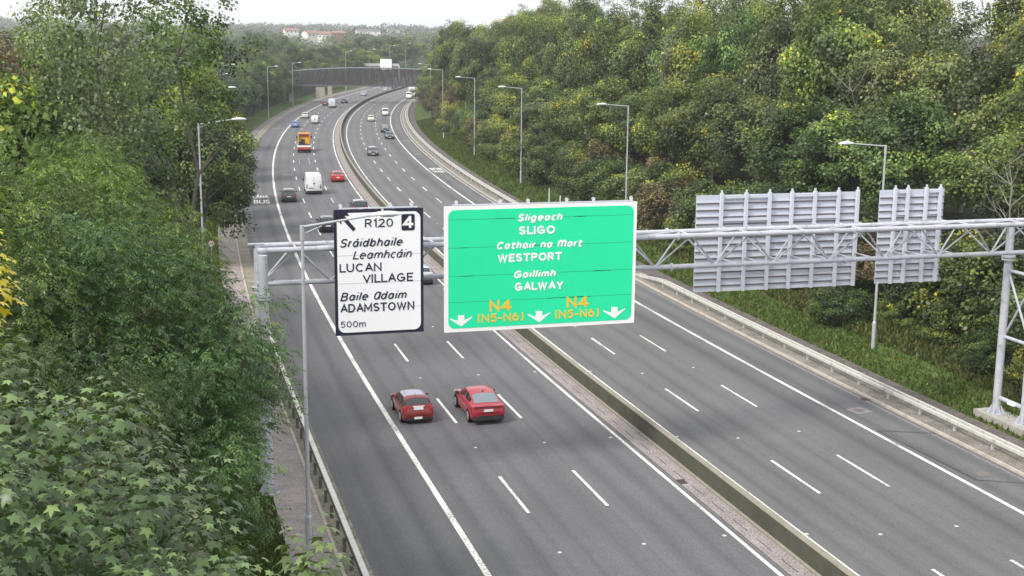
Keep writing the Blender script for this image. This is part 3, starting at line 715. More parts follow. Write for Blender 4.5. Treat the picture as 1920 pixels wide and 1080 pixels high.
sign_back(36.33, 40.17, 7.69, 12.64, (37.15, 37.9, 39.0, 39.85), ((37.15, 37.9), (39.0, 39.85)), 'narrow grey back of an overhead sign at the right end of the gantry')
# chevron marker at gantry leg
t = empty('hazard_marker', (44.15, 54.6, .5), 0, 'small black and yellow striped hazard board beside the foot of the gantry leg', 'hazard board')
m_ = MB(); m_.box((0, 0, .95), (.32, .03, 1.3)); m_.build('panel', M['sign_yellow'], t)
m_ = MB()
for k in range(5): z = .42+k*.26; m_.face([(-.16, -.02, z), (.16, -.02, z+.16), (.16, -.02, z+.29), (-.16, -.02, z+.13)])
m_.build('stripes', M['sign_black'], t)
m_ = MB(); m_.tube((0, .04, 0), (0, .04, 1.6), .03, n=8); m_.build('post', M['galv'], t)
# round sign on footpath (seen from behind)
t = empty('cycle_sign', (4.55, 114.9, 0), 0, 'small round sign on a thin post at the left edge of the footpath', 'road sign')
m_ = MB(); m_.tube((0, 0, 0), (0, 0, 2.6), .035, n=8); m_.build('post', M['galv'], t)
m_ = MB(); m_.tube((0, -.06, 2.3), (0, -.04, 2.3), .32, n=24); m_.build('disc', M['letter_white'], t)
m_ = MB()
for i in range(24):
    a, b = 2*math.pi*i/24, 2*math.pi*(i+1)/24
    m_.face([(r*math.cos(x), -.066, 2.3+r*math.sin(x)) for r, x in ((.32, a), (.32, b), (.26, b), (.26, a))])
m_.build('rim', simple('sign_red', (.5, .03, .03), .5), t)
m_ = MB()
for cx in (-.10, .10):
    for i in range(12):
        a, b = 2*math.pi*i/12, 2*math.pi*(i+1)/12; m_.face([(cx+r*math.cos(x), -.067, 2.26+r*math.sin(x)) for r, x in ((.085, a), (.085, b), (.06, b), (.06, a))])
m_.box((0, -.067, 2.33), (.16, .004, .03)); m_.build('bicycle_symbol', M['sign_black'], t)
# small marker posts on the right verge
for i, (s, o_, h_, lb) in enumerate(((143, 19.6, 2.2, 'thin white post standing in the grass above the green sign'), (152, 20.5, 1.9, 'short pale post by the bushes left of the thin white post'), (262, 21.0, 1.2, 'low white post on the grass where the right bank bends away'))):
    m_ = MB(); m_.tube((0, 0, 0), (0, 0, h_), .06, .055, n=8); m_.tube((0, 0, h_-.3), (0, 0, h_-.1), .066, n=8)
    o = m_.build('marker_post', M['letter_white']); o.location = P(s, o_, hterr(s, o_)); tag(o, lb, 'post')

# ---------------------------------------------------------------- footbridge
def footbridge():
    sb = 430; a = heading(sb); org = P(sb, 0, 0); t = empty('footbridge', org, a, 'dark mesh sided steel footbridge with a bowed top crossing the whole road', 'footbridge')
    x0, x1, z0 = -30.0, 31.0, 5.75
    def top(x): return 11.6-2.0*((x-1)/31.0)**2 if x < 1 else 11.6-1.2*((x-1)/31.0)**2
    xs = [x0+(x1-x0)*i/24 for i in range(25)]
    for y in (-1.6, 1.6):
        m_ = MB(); m_.loft([[(x, y+a_*.14, top(x)+b_*.13) for a_, b_ in ((-1, -1), (1, -1), (1, 1), (-1, 1))] for x in xs]); m_.build('top_chord', M['bridge_top'], t)
        m_ = MB(); m_.box(((x0+x1)/2, y, z0), (x1-x0, .35, .5)); m_.build('bottom_chord', M['bridge_steel'], t)
        m_ = MB()
        for i in range(24): m_.face([(xs[i], y-.1, z0+.2), (xs[i+1], y-.1, z0+.2), (xs[i+1], y-.1, top(xs[i+1])), (xs[i], y-.1, top(xs[i]))])
        m_.build('mesh_panel', M['screen'], t)
        for i in range(24):
            xm = (xs[i]+xs[i+1])/2
            m_ = MB(); m_.tube((xs[i], y, top(xs[i])), (xm, y, z0), .09, n=6); m_.tube((xs[i+1], y, top(xs[i+1])), (xm, y, z0), .09, n=6); m_.build('truss_web', M['bridge_steel'], t)
    m_ = MB(); m_.box(((x0+x1)/2, 0, z0-.05), (x1-x0, 3.0, .25)); m_.build('deck', M['concrete'], t)
    for x in (-24, 24):
        m_ = MB(); m_.box((x, 0, z0/2-.3), (.9, 2.6, z0)); m_.build('pier', M['concrete'], t)
footbridge()
for i, (s, o_, w, lb) in enumerate(((463, -18.6, 3.2, 'larger pale concrete slab standing under the left half of the footbridge'), (486, -18.4, 1.6, 'smaller pale concrete slab right of the larger one under the footbridge'))):
    m_ = MB(); m_.box((0, 0, 1.9), (w, .5, 3.8)); m_.box((-w*.2, -.27, 2.2), (.25, .06, 3.0)); m_.box((w*.3, -.27, 1.9), (.12, .06, 3.6)); m_.box((0, 0, 3.86), (w+.1, .6, .12))
    o = m_.build('concrete_pier', M['concrete']); o.location = P(s, o_, 0); o.rotation_euler.z = heading(s); tag(o, lb, 'pier')
# far gantry
t = empty('far_gantry', P(600, -24, 0), heading(600), 'distant grey gantry post and beam behind the footbridge', 'gantry')
m_ = MB(); m_.box((0, 0, 4.6), (1.0, .8, 9.4)); m_.build('column', M['galv_light'], t)
m_ = MB(); m_.box((8.5, 0, 8.7), (16, .8, 1.2)); m_.build('beam', M['galv_light'], t)
m_ = MB(); m_.box((16.6, 0, 4.3), (.6, .7, 8.8)); m_.build('column', M['galv_light'], t)
t2 = empty('overhead_sign', P(600, -13.3, 0), heading(600), 'distant square white overhead sign on the far gantry above the footbridge', 'road sign')
m_ = MB(); m_.box((0, -.9, 8.85), (5.4, .2, 5.0)); m_.build('panel', M['sign_white'], t2)
m_ = MB(); m_.box((0, -1.02, 8.85), (5.1, .03, 4.7)); m_.build('face', M['sign_white'], t2)
m_ = MB(); m_.box((0, -.9, 11.45), (5.5, .24, .18)); m_.build('top_edge', M['rail_dark'], t2)
for k, (w_, z_) in enumerate(((2.8, 10.2), (3.7, 9.2), (3.1, 8.2), (3.9, 7.3))): m_ = MB(); m_.box((0, -1.04, z_), (w_, .02, .28)); m_.build('lettering', M['seam_w'], t2)

# ---------------------------------------------------------------- vehicles
M['glass'] = simple('car_glass', (.02, .025, .03), .08, var=.1, spec=.9)
M['glass_pale'] = simple('car_glass_painted_reflection', (.16, .19, .22), .1, var=.2, spec=1)  # paler base colour stands in for a reflection in the glass
M['tyre'] = simple('tyre', (.012, .012, .012), .8); M['rim'] = simple('rim', (.45, .46, .48), .35, .6)
M['plastic'] = simple('black_trim', (.02, .02, .022), .55); M['plate_w'] = simple('number_plate', (.75, .75, .72), .4)
M['tail'] = simple('tail_lamp', (.42, .015, .015), .25, coat=.5); M['headl'] = simple('head_lamp', (.75, .78, .8), .15, coat=1)
def paint(nm, col, rough=.32): return simple(nm, col, rough, var=.04, coat=.5)
TPL = {
 'hatch': [(0, .24, .40, .42, .92, .7), (.008, .19, .52, .54, .96, .72), (.027, .16, .66, .69, .99, .74), (.045, .15, .675, .73, 1, .72), (.13, .15, .68, .96, 1, .67), (.2, .15, .68, 1, 1, .66), (.53, .15, .66, .99, 1, .68), (.67, .15, .65, .83, 1, .72), (.75, .15, .63, .68, .99, .8), (.9, .16, .58, .62, .96, .72), (.975, .18, .48, .52, .9, .65), (1, .25, .4, .42, .82, .6)],
 'fast': [(0, .24, .40, .42, .92, .72), (.006, .2, .52, .54, .96, .74), (.02, .17, .655, .675, .99, .76), (.075, .16, .67, .70, 1, .74), (.16, .15, .69, .83, 1, .70), (.27, .15, .70, .95, 1, .67), (.38, .15, .69, 1, 1, .66), (.52, .15, .67, .99, 1, .67), (.64, .15, .65, .85, 1, .7), (.72, .15, .63, .68, .99, .8), (.9, .16, .57, .61, .96, .72), (.975, .18, .47, .51, .9, .62), (1, .25, .38, .4, .8, .5)],
 'sedan': [(0, .24, .42, .44, .92, .72), (.006, .2, .54, .56, .96, .74), (.02, .17, .655, .67, .99, .76), (.13, .16, .67, .70, 1, .74), (.25, .15, .69, .93, 1, .68), (.34, .15, .69, 1, 1, .66), (.52, .15, .67, .99, 1, .67), (.64, .15, .65, .84, 1, .7), (.72, .15, .63, .68, .99, .8), (.9, .16, .57, .61, .96, .72), (.975, .18, .47, .51, .9, .62), (1, .25, .38, .4, .8, .5)],
 'suv': [(0, .22, .42, .44, .92, .75), (.006, .19, .56, .57, .96, .77), (.018, .17, .64, .67, .99, .78), (.03, .16, .655, .71, 1, .75), (.085, .15, .66, .95, 1, .71), (.14, .15, .66, 1, 1, .70), (.55, .15, .65, .98, 1, .71), (.68, .15, .64, .82, 1, .74), (.76, .15, .63, .68, .99, .82), (.93, .16, .59, .63, .96, .75), (.985, .18, .48, .52, .9, .65), (1, .24, .4, .42, .84, .6)],
 'van': [(0, .13, .50, .93, .95, .86), (.004, .12, .50, .965, .99, .87), (.02, .11, .5, .99, 1, .87), (.3, .11, .5, 1, 1, .86), (.68, .11, .5, .99, 1, .85), (.76, .11, .49, .93, 1, .84), (.86, .11, .47, .60, .99, .86), (.9, .11, .46, .50, .98, .86), (.985, .13, .38, .42, .92, .75), (1, .17, .32, .34, .86, .7)],
}
WIN = {'hatch': ((.052, .122), (.60, .742), (.14, .66)), 'fast': ((.09, .255), (.56, .712), (.17, .63)), 'sedan': ((.145, .25), (.56, .712), (.2, .63)),
       'suv': ((.034, .082), (.60, .752), (.10, .67)), 'van': ((.77, .855), (.77, .855), (.70, .8))}
def make_vehicle(name, label, cat, tpl, L, W, H, body, roof=None, plate=True, lower=None, glass=None, tails=None, group=None, simple_=False, wr=.33, pillars=False):
    st = [(a*L, b*H, c*H, d*H, e*W/2, f*W/2) for a, b, c, d, e, f in TPL[tpl]]
    t = empty(name, label=label, cat=cat, group=group); glass = glass or M['glass']
    def stn(y):
        for i in range(len(st)-1):
            if y <= st[i+1][0] or i == len(st)-2:
                a, b = st[i], st[i+1]; u = max(0, min(1, (y-a[0])/(b[0]-a[0]))); return [a[k]+(b[k]-a[k])*u for k in range(6)]
    van = tpl == 'van'
    def half(y):
        _, zb, be, tp, w, wt = stn(y); cab = max(0, min(1, (tp-be-.04)/(.2*H)))
        wb = w*(.98 if van else .955); wr_ = wt if cab > 0 else wt
        return [(0, zb), (w*.86, zb), (w*.97, zb+.10), (w, zb+(be-zb)*.55), (w*.99, be-.05), (wb, be), (wr_+(wb-wr_)*(.25 if cab > .3 else .5), tp-.07*cab-.012), (wr_*.82, tp-.015), (0, tp+.012)]
    def surf(y, u, sgn=1, off=0):
        def q(yy, uu):
            h = half(min(max(yy, 0), L)); i = min(7, int(uu)); f = uu-i; a, b = h[i], h[i+1]
            return Vector(((a[0]+(b[0]-a[0])*f)*sgn, yy, a[1]+(b[1]-a[1])*f))
        p = q(y, u)
        if off:
            du = q(y, min(8, u+.01))-q(y, max(0, u-.01)); dy = q(y+.01, u)-q(y-.01, u)
            n = du.cross(dy); n.normalize(); c = Vector((0, y, H*.45))
            if n.dot(p-c) < 0: n = -n
            p = p+n*off
        return p
    def patch(nm, ys, us, mat, parent, off=.008, both=True, mirror_separately=False):
        objs = []
        for sg in ((1, -1) if both else (1,)):
            m_ = MB() if (mirror_separately or sg == 1) else m_
            k = len(m_.v)
            for y in ys:
                for u in us: m_.v.append(tuple(surf(y, u, sg, off)))
            n = len(us)
            for i in range(len(ys)-1):
                for j in range(n-1):
                    a = k+i*n+j; f = (a, a+1, a+n+1, a+n) if sg == 1 else (a, a+n, a+n+1, a+1); m_.f.append(f); m_.m.append(0)
            if mirror_separately: objs.append(m_.build(nm, mat, parent, smooth=True))
        if not mirror_separately: objs.append(m_.build(nm, mat, parent, smooth=True))
        return objs
    def fr(a, b, n): return [a+(b-a)*i/n for i in range(n+1)]
    ys = sorted(set([s_[0] for s_ in st]+fr(0, L, 22)))
    rings = []
    for y in ys:
        h = half(y); rings.append([(x, y, z) for x, z in h[:-1]]+[(0, y, h[-1][1])]+[(-x, y, z) for x, z in h[-2:0:-1]])
    m_ = MB(); m_.loft(rings); bd = m_.build('body', body, t, smooth=True, recalc=True)
    md = bd.modifiers.new('e', 'EDGE_SPLIT'); md.split_angle = math.radians(38)
    rw, ww, sw = WIN[tpl]
    if van:
        patch('windscreen', fr(ww[0]*L, ww[1]*L, 4), fr(6.3, 8, 4), glass, t)
        patch('side_window', fr(sw[0]*L, sw[1]*L, 3), (5.2, 5.8), glass, t, mirror_separately=True)
        m_ = MB()
        m_.box((0, -.012, H*.52), (.03, .02, H*.74)); m_.build('door_seam', M['rail_dark'], t)
        m_ = MB(); m_.box((-W*.2, -.015, H*.33), (W*.28, .02, .09)); m_.build('badge', M['plastic'], t)
        m_ = MB(); m_.box((.02, -.03, H*.56), (.16, .04, .16)); m_.build('handle', M['plastic'], t)
        m_ = MB(); m_.box((0, -.05, H*.15), (W*.94, .16, H*.10)); m_.build('bumper', M['plastic'], t)
    else:
        patch('rear_window', fr(rw[0]*L, rw[1]*L, 4), fr(6.35, 8, 4), glass, t)
        patch('windscreen', fr(ww[0]*L, ww[1]*L, 4), fr(6.25, 8, 4), glass, t)
        a, b = sw[0]*L, sw[1]*L; mid = a+(b-a)*.52
        patch('side_window', fr(a, mid-.05, 3), (5.18, 5.5, 5.86), M['glass'], t, mirror_separately=True)
        patch('side_window', fr(mid+.05, b, 3), (5.18, 5.5, 5.86), M['glass'], t, mirror_separately=True)
        if lower: 
            m_ = MB(); m_.box((0, .04, H*.25), (W*.9, .16, H*.16)); m_.build('bumper', lower, t)
        if plate:
            m_ = MB(); m_.box((0, -.012 if H*.47 < .62*H else .02, H*(.47 if tpl != 'fast' else .47)), (.50, .05, .12)); m_.build('number_plate', M['plate_w'], t)
            m_ = MB(); m_.box((0, L+.0, H*.27), (.52, .04, .12)); m_.build('number_plate', M['plate_w'], t)
        m_ = MB(); m_.box((0, L-.01, H*.40), (W*.5, .05, .12)); m_.build('grille', M['plastic'], t)
    if pillars:
        patch('pillar', fr(.045*L, .70*L, 12), (5.04, 5.6, 6.2), M['plastic'], t, off=.004, mirror_separately=True)
        patch('window_surround', fr(.046*L, .135*L, 4), (6.0, 7, 8), M['plastic'], t, off=.004)
    if roof: patch('roof', fr((.2 if tpl != 'fast' else .3)*L, .58*L, 5), fr(6.05, 8, 5), roof, t, off=.006)
    if tpl == 'hatch' or tpl == 'fast':
        m_ = MB(); m_.tube((0, .24*L, H*.98), (0, .23*L-.06, H*.98+.16), .012, .006, n=5); m_.build('aerial', M['plastic'], t)
    tz = {'hatch': .60, 'fast': .60, 'sedan': .60, 'suv': .60, 'van': .42}[tpl]
    for sg in (1, -1):
        m_ = MB(); hgt = .15*H if not van else .2*H
        if tpl == 'fast': m_.box((sg*W*.30, .035, tz*H), (W*.30, .07, .075))
        else: m_.box((sg*W*.415, .05, tz*H-.04), (W*.11, .10, hgt))
        m_.build('tail_lamp', tails or M['tail'], t)
        m_ = MB(); m_.box((sg*W*.34, L*.972, H*(.48 if not van else .37)), (W*.2, .14, .14), Matrix.Rotation(-sg*.35, 3, 'Z')); m_.build('headlight', M['headl'], t)
        m_ = MB(); yy = (.66 if not van else .80)*L
        m_.box((sg*(W/2+.09), yy, H*(.68 if not van else .58)), (.20, .10, .14 if not van else .3)); m_.build('wing_mirror', M['plastic'] if van or roof is None else body, t)
        for fy in (.18, .82):
            c = Vector((sg*(W/2-.10), fy*L, wr))
            if not simple_:
                m_ = MB(); n = 16; pts = []
                for i in range(n+1):
                    a = math.pi*i/n; pts.append(a)
                for i in range(n):
                    a, b = pts[i], pts[i+1]
                    m_.face([(sg*(W/2+.004), fy*L+r*math.cos(x), wr+r*math.sin(x)*.95) for r, x in ((wr+.07, a), (wr+.07, b), (0, b), (0, a))])
                m_.build('wheel_arch', M['plastic'], t)
            m_ = MB(); m_.tube(c-Vector((.1*1, 0, 0)), c+Vector((.115, 0, 0)) if sg > 0 else c+Vector((.1, 0, 0)), wr, n=20)
            if sg < 0: m_.tube(c-Vector((.115, 0, 0)), c, wr, n=20)
            wh = m_.build('wheel', M['tyre'], t)
            m_ = MB(); m_.tube(c+Vector((sg*.10, 0, 0)), c+Vector((sg*.122, 0, 0)), wr*.66, n=14); m_.build('rim', M['rim'], wh)
    return t
def put(t, s, o, away=True, dz=0):
    t.location = P(s, o, dz+.004); t.rotation_euler.z = heading(s)+(0 if away else math.pi); return t
red1 = paint('deep_red_paint', (.22, .013, .008)); red2 = paint('crimson_paint', (.33, .005, .02)); red3 = paint('bright_red_paint', (.48, .012, .016))
black = paint('black_paint', (.012, .013, .015)); grey = paint('grey_paint', (.06, .062, .07)); silver = paint('silver_paint', (.42, .45, .48)); white = paint('white_paint', (.78, .78, .80))
blue = paint('blue_paint', (.13, .22, .52)); navy = paint('dark_blue_paint', (.03, .05, .09)); pale = paint('pale_grey_roof', (.26, .28, .40), .3); orange = paint('orange_paint', (.55, .11, .02)); yellow = paint('amber_paint', (.75, .38, .02))
beige = paint('cream_paint', (.62, .60, .52)); maroon = paint('maroon_paint', (.12, .012, .02))
m1 = put(make_vehicle('hatchback_car', 'small red hatchback with a pale roof in the lane below the white sign', 'car', 'hatch', 3.75, 1.70, 1.42, red1, roof=pale, plate=False, pillars=True), 64.3, -11.15)
m_ = MB(); m_.box((.03, .03, .89), (.50, .06, .17)); m_.box((.03, .02, .99), (.62, .05, .03)); m_.build('tailgate_panel', M['letter_white'], m1)
m_ = MB(); m_.box((0, -.02, .36), (.44, .04, .11)); m_.build('number_plate', M['plate_w'], m1)
m2 = put(make_vehicle('fastback_car', 'crimson fastback car with a sloping rear window driving beside the small red hatchback', 'car', 'fast', 4.55, 1.86, 1.55, red2, plate=False, lower=M['plastic'], glass=M['glass_pale'], wr=.36), 63.3, -7.55)
m_ = MB(); m_.box((0, -.02, .80), (.50, .04, .12)); m_.build('number_plate', M['plate_w'], m2)
m_ = MB(); m_.box((0, .05, 1.02), (1.3, .14, .035)); m_.build('spoiler', red2, m2)
m_ = MB(); m_.box((0, .005, .98), (1.5, .05, .03)); m_.box((0, -.012, .66), (1.2, .03, .02)); m_.build('tailgate_trim', M['plastic'], m2)
m_ = MB(); m_.box((0, .0, .50), (1.25, .05, .02)); m_.box((0, .05, .30), (1.3, .14, .14)); m_.build('tailgate_trim', M['plastic'], m1)
m_ = MB(); m_.tube((0, 1.35, 1.50), (0, 1.3, 1.60), .035, .01, n=6); m_.build('fin_aerial', M['plastic'], m2)
put(make_vehicle('hatchback_car', 'pale silver car seen in the gap between the white sign and the green sign', 'car', 'hatch', 4.2, 1.78, 1.48, silver, lower=M['plastic']), 103, -3.3)
put(make_vehicle('parked_car', 'black car mostly hidden behind the left edge of the white sign', 'car', 'suv', 4.4, 1.82, 1.62, black), 134.2, -8.2).name = 'black_car'
put(make_vehicle('utility_car', 'black car with a pale roof just above the white sign', 'car', 'suv', 4.5, 1.86, 1.62, black, roof=silver, tails=M['tail']), 148.0, -3.3)
put(make_vehicle('utility_car', 'dark grey car with a pale roof left of the large white van', 'car', 'suv', 4.3, 1.84, 1.60, grey, roof=paint('pale_roof', (.55, .56, .60)), lower=M['plastic']), 161.1, -11.0)
put(make_vehicle('white_van', 'large white high roofed van with black rear bumper in the middle lane', 'van', 'van', 5.9, 2.15, 2.65, white), 169.2, -7.45)
put(make_vehicle('saloon_car', 'bright red car in the lane next to the median, right of the white van', 'car', 'fast', 4.4, 1.82, 1.5, red3), 183.9, -3.3)
put(make_vehicle('hatchback_car', 'light blue car touching the solid white line beyond the orange truck', 'car', 'hatch', 4.1, 1.76, 1.5, blue), 304, -10.9)
put(make_vehicle('hatchback_car', 'white car with a dark rear window on the solid line beyond the blue car', 'car', 'suv', 4.3, 1.8, 1.6, beige, simple_=True), 341, -10.7)
put(make_vehicle('small_van', 'small white van in the middle lane beyond the orange truck', 'van', 'van', 4.4, 1.8, 1.9, white, simple_=True), 319, -6.9)
put(make_vehicle('white_van', 'tall silver white van in the middle lane, farthest of the vans going away', 'van', 'van', 5.6, 2.1, 2.8, paint('cool_white', (.62, .68, .72)), simple_=True), 396, -7.3)
put(make_vehicle('hatchback_car', 'dark maroon car half hidden left of the tall silver white van', 'car', 'hatch', 4.1, 1.76, 1.5, maroon, simple_=True), 409, -10.6)
put(make_vehicle('saloon_car', 'dark grey car right of the tall silver white van', 'car', 'sedan', 4.6, 1.82, 1.5, grey, roof=silver, simple_=True), 425.5, -6.2)
put(make_vehicle('saloon_car', 'light silver car alone below the middle of the footbridge', 'car', 'sedan', 4.6, 1.85, 1.6, silver, simple_=True), 485.5, -5.8)
put(make_vehicle('saloon_car', 'grey car just below the footbridge beside the median barrier', 'car', 'suv', 4.5, 1.85, 1.6, silver, simple_=True), 533, -3.4)
put(make_vehicle('saloon_car', 'black car farthest away under the footbridge beside the median', 'car', 'suv', 4.5, 1.85, 1.6, black, simple_=True), 560, -3.3)
put(make_vehicle('saloon_car', 'dark grey oncoming car with pale bonnet in the lane beside the median', 'car', 'hatch', 4.4, 1.85, 1.5, grey, roof=silver), 231, 4.9, False)
def onc(s): return s+4.3
put(make_vehicle('saloon_car', 'black oncoming car at the edge of the bus lane, lower of a close pair', 'car', 'sedan', 4.5, 1.85, 1.45, grey, roof=pale), onc(267.5), 10.2, False)
put(make_vehicle('hatchback_car', 'black oncoming car with pale windscreen, upper of a close pair', 'car', 'suv', 4.4, 1.85, 1.65, navy, glass=M['glass_pale']), onc(286.9), 9.9, False)
put(make_vehicle('small_van', 'white oncoming van in the lane beside the right bus lane', 'van', 'van', 4.6, 1.85, 2.0, beige, simple_=True), onc(355), 10.3, False)
put(make_vehicle('hatchback_car', 'cream coloured oncoming car in the middle lane of the right carriageway', 'car', 'hatch', 4.2, 1.8, 1.5, beige, simple_=True), onc(328), 6.9, False)
put(make_vehicle('white_van', 'white oncoming van at the right end of the footbridge', 'van', 'van', 5.2, 2.1, 2.4, white, simple_=True), onc(466), 12.9, False)
# recovery truck
t = empty('recovery_truck', label='orange and amber recovery truck with a white deck edge, beyond the white van', cat='truck')
m_ = MB(); m_.loft([[(x*1.12, y, z) for x, z in ((-1, .95), (-1, 2.55), (-.86, 2.85), (.86, 2.85), (1, 2.55), (1, .95))] for y in (5.6, 7.0)]+[[(x*1.1, 7.7, z) for x, z in ((-1, .6), (-1, 1.7), (-.9, 1.85), (.9, 1.85), (1, 1.7), (1, .6))]]); m_.build('cab', orange, t, recalc=True)
m_ = MB(); m_.box((0, 5.57, 2.1), (1.6, .04, .7)); m_.build('rear_window', M['glass'], t)
m_ = MB(); m_.box((0, 5.35, 3.02), (2.3, .3, .18)); m_.build('beacon_bar', yellow, t)
m_ = MB(); m_.box((0, 4.9, 1.85), (1.9, .9, 1.5)); m_.box((.55, 3.9, 1.75), (.8, 1.6, .9)); m_.box((-1.02, 4.7, 1.9), (.12, 1.3, 1.6)); m_.box((1.02, 4.7, 1.9), (.12, 1.3, 1.6)); m_.build('winch_body', yellow, t)
m_ = MB(); m_.box((-.4, 3.1, 1.45), (1.1, 1.2, .5)); m_.tube((-.9, 4.3, 2.6), (.9, 4.3, 2.6), .1); m_.box((0, 4.42, 1.75), (1.2, .05, .5)); m_.build('winch_gear', M['plastic'], t)
m_ = MB(); m_.box((0, 2.8, 1.12), (2.4, 5.6, .14)); m_.build('deck', M['rail_dark'], t)
m_ = MB(); m_.box((0, -.03, 1.14), (2.42, .08, .28)); m_.box((-1.23, 2.8, 1.14), (.05, 5.6, .24)); m_.box((1.23, 2.8, 1.14), (.05, 5.6, .24)); m_.build('deck_edge', M['letter_white'], t)
m_ = MB(); m_.box((0, .02, .80), (2.36, .1, .34)); m_.build('rear_board', paint('red_orange_board', (.60, .06, .03)), t)
m_ = MB()
for x in (-.95, -.3, .35, 1.0): m_.box((x-.02, -.04, .82), (.26, .02, .15))
m_.build('tail_lamp', M['tail'], t)
m_ = MB(); m_.box((0, 3.0, .7), (1.0, 6.0, .3)); m_.box((0, .3, .48), (2.1, .1, .3)); m_.build('chassis', M['plastic'], t)
for y in (1.3, 6.3):
    for x in (-1.0, 1.0): m_ = MB(); m_.tube((x-.16, y, .46), (x+.16, y, .46), .46, n=18); m_.build('wheel', M['tyre'], t)
for x in (-1.32, 1.32): m_ = MB(); m_.box((x, 6.9, 2.2), (.25, .12, .5)); m_.build('wing_mirror', M['plastic'], t)
t.scale = (1.0, 1.0, 1.08)
put(t, 234.1, -7.2)
# lorry behind the oncoming van
t = empty('box_lorry', label='white lorry with a dark roof ladder behind the oncoming van by the footbridge', cat='lorry')
m_ = MB(); m_.loft([[(x*1.15, y, z) for x, z in ((-1, .6), (-1, 2.6), (-.9, 2.75), (.9, 2.75), (1, 2.6), (1, .6))] for y in (-.9, .9)]); m_.build('cab', white, t, recalc=True)
m_ = MB(); m_.box((0, .93, 1.95), (2.0, .05, .8)); m_.build('windscreen', M['glass'], t)
m_ = MB(); m_.box((0, -4.2, 2.2), (2.4, 6.2, 2.6)); m_.build('cargo_box', white, t)
m_ = MB(); m_.box((0, -2, .7), (1.0, 7, .3)); m_.build('chassis', M['plastic'], t)
m_ = MB(); m_.box((-.4, .5, 2.95), (.06, 1.6, .3)); m_.box((.4, .5, 2.95), (.06, 1.6, .3)); m_.box((0, .7, 3.0), (.9, .06, .06)); m_.build('roof_ladder', M['plastic'], t)
for y in (.2, -5.6):
    for x in (-1.0, 1.0): m_ = MB(); m_.tube((x-.16, y, .48), (x+.16, y, .48), .48, n=14); m_.build('wheel', M['tyre'], t)
put(t, 482, 12.6, False)

# ---------------------------------------------------------------- distant houses
def house(x, y, zb, w, d, h, rh, wall, roof, rz, label):
    t = empty('house', (x, y, zb), rz, label, 'house')
    m_ = MB(); m_.box((0, 0, h/2-2), (w, d, h+4))
    m_.face([(-w/2, -d/2, h), (-w/2, d/2, h), (-w/2, 0, h+rh)]); m_.face([(w/2, -d/2, h), (w/2, d/2, h), (w/2, 0, h+rh)]); m_.build('wall', wall, t)
    m_ = MB()
    for sg in (1, -1): m_.loft([[(xx, sg*(d/2+.4), h-.2), (xx, 0, h+rh), (xx, 0, h+rh+.25), (xx, sg*(d/2+.4), h+.05)] for xx in (-w/2-.3, w/2+.3)])
    rf = m_.build('roof', roof, t, recalc=True)
    m_ = MB(); m_.box((w*.3, 0, h+rh+.4), (.9, .7, 1.6)); m_.build('chimney', M['concrete'], rf)
    for fx in (-.3, 0, .3):
        m_ = MB(); m_.box((fx*w, -d/2-.03, h*.68), (1.1, .1, 1.2)); m_.build('window', M['glass'], t)
wallw = simple('render_white', (.75, .72, .66), .8); roofr = simple('roof_orange', (.27, .15, .115), .9); roofg = simple('roof_grey', (.14, .14, .15), .9); brick = simple('brick', (.34, .17, .12), .9)
def ray(px, py, Y):
    v = cR*(px-960)/FPX+cD*(py-540)/FPX+cF; k = Y/v.y; return v.x*k, CAM_H+v.z*k
for px, py, Y, w, h, wl_, rf, rz, lb in ((545, 57, 1150, 12, 4, wallw, roofr, .1, 'leftmost pale house on the skyline, half hidden by trees'), (582, 62, 1000, 11, 5, wallw, roofr, .5, 'white gabled house with orange roof on the skyline'),
        (609, 64, 1000, 10, 5.5, wallw, roofr, -.3, 'brightest white gabled house with orange roof on the skyline'), (633, 62, 1150, 12, 5, brick, roofr, .2, 'brown brick house right of the white gabled pair'),
        (690, 58, 1400, 26, 6, wallw, roofg, 0, 'long pale building on the skyline left of centre'), (742, 56, 1700, 22, 6, wallw, roofg, .1, 'tiny pale building at the right end of the open skyline')):
    x, z = ray(px, py, Y); house(x, Y, z-h, w, 8, h, 1.7, wl_, rf, rz, lb)

# ---------------------------------------------------------------- vegetation
def np_mesh(name, V, F, tint, mat, matidx=None):
    me = bpy.data.meshes.new(name); nF, k = F.shape
    me.vertices.add(len(V)); me.vertices.foreach_set('co', V.astype(np.float32).ravel())
    me.loops.add(nF*k); me.loops.foreach_set('vertex_index', F.astype(np.int32).ravel())
    me.polygons.add(nF); me.polygons.foreach_set('loop_start', np.arange(0, nF*k, k, dtype=np.int32)); me.polygons.foreach_set('loop_total', np.full(nF, k, dtype=np.int32))
    me.update(calc_edges=True)
    a = me.attributes.new('tint', 'FLOAT', 'FACE'); a.data.foreach_set('value', tint.astype(np.float32))
    for m in (mat if isinstance(mat, (list, tuple)) else [mat]): me.materials.append(m)
    if matidx is not None: me.polygons.foreach_set('material_index', matidx.astype(np.int32))
    return me
def unit(a): return a/np.maximum(1e-9, np.linalg.norm(a, axis=-1, keepdims=True))
def frames(nrm, rng, axis=None):
    "orthonormal frames: axis a (leaf length), b (width), n"
    r = rng.normal(size=nrm.shape) if axis is None else axis
    a = unit(r-nrm*np.sum(r*nrm, axis=1, keepdims=True)); b = np.cross(nrm, a); return a, b, nrm
LEAF = np.array([[0, 0, 0], [.42, .34, .07], [1, 0, -.06], [.42, -.34, .07]])
LEAFN = np.array([[0, 0, 0], [.4, .17, .03], [1, 0, -.10], [.4, -.17, .03]])
_m = []   # five lobed leaf outline, fan from a centre point
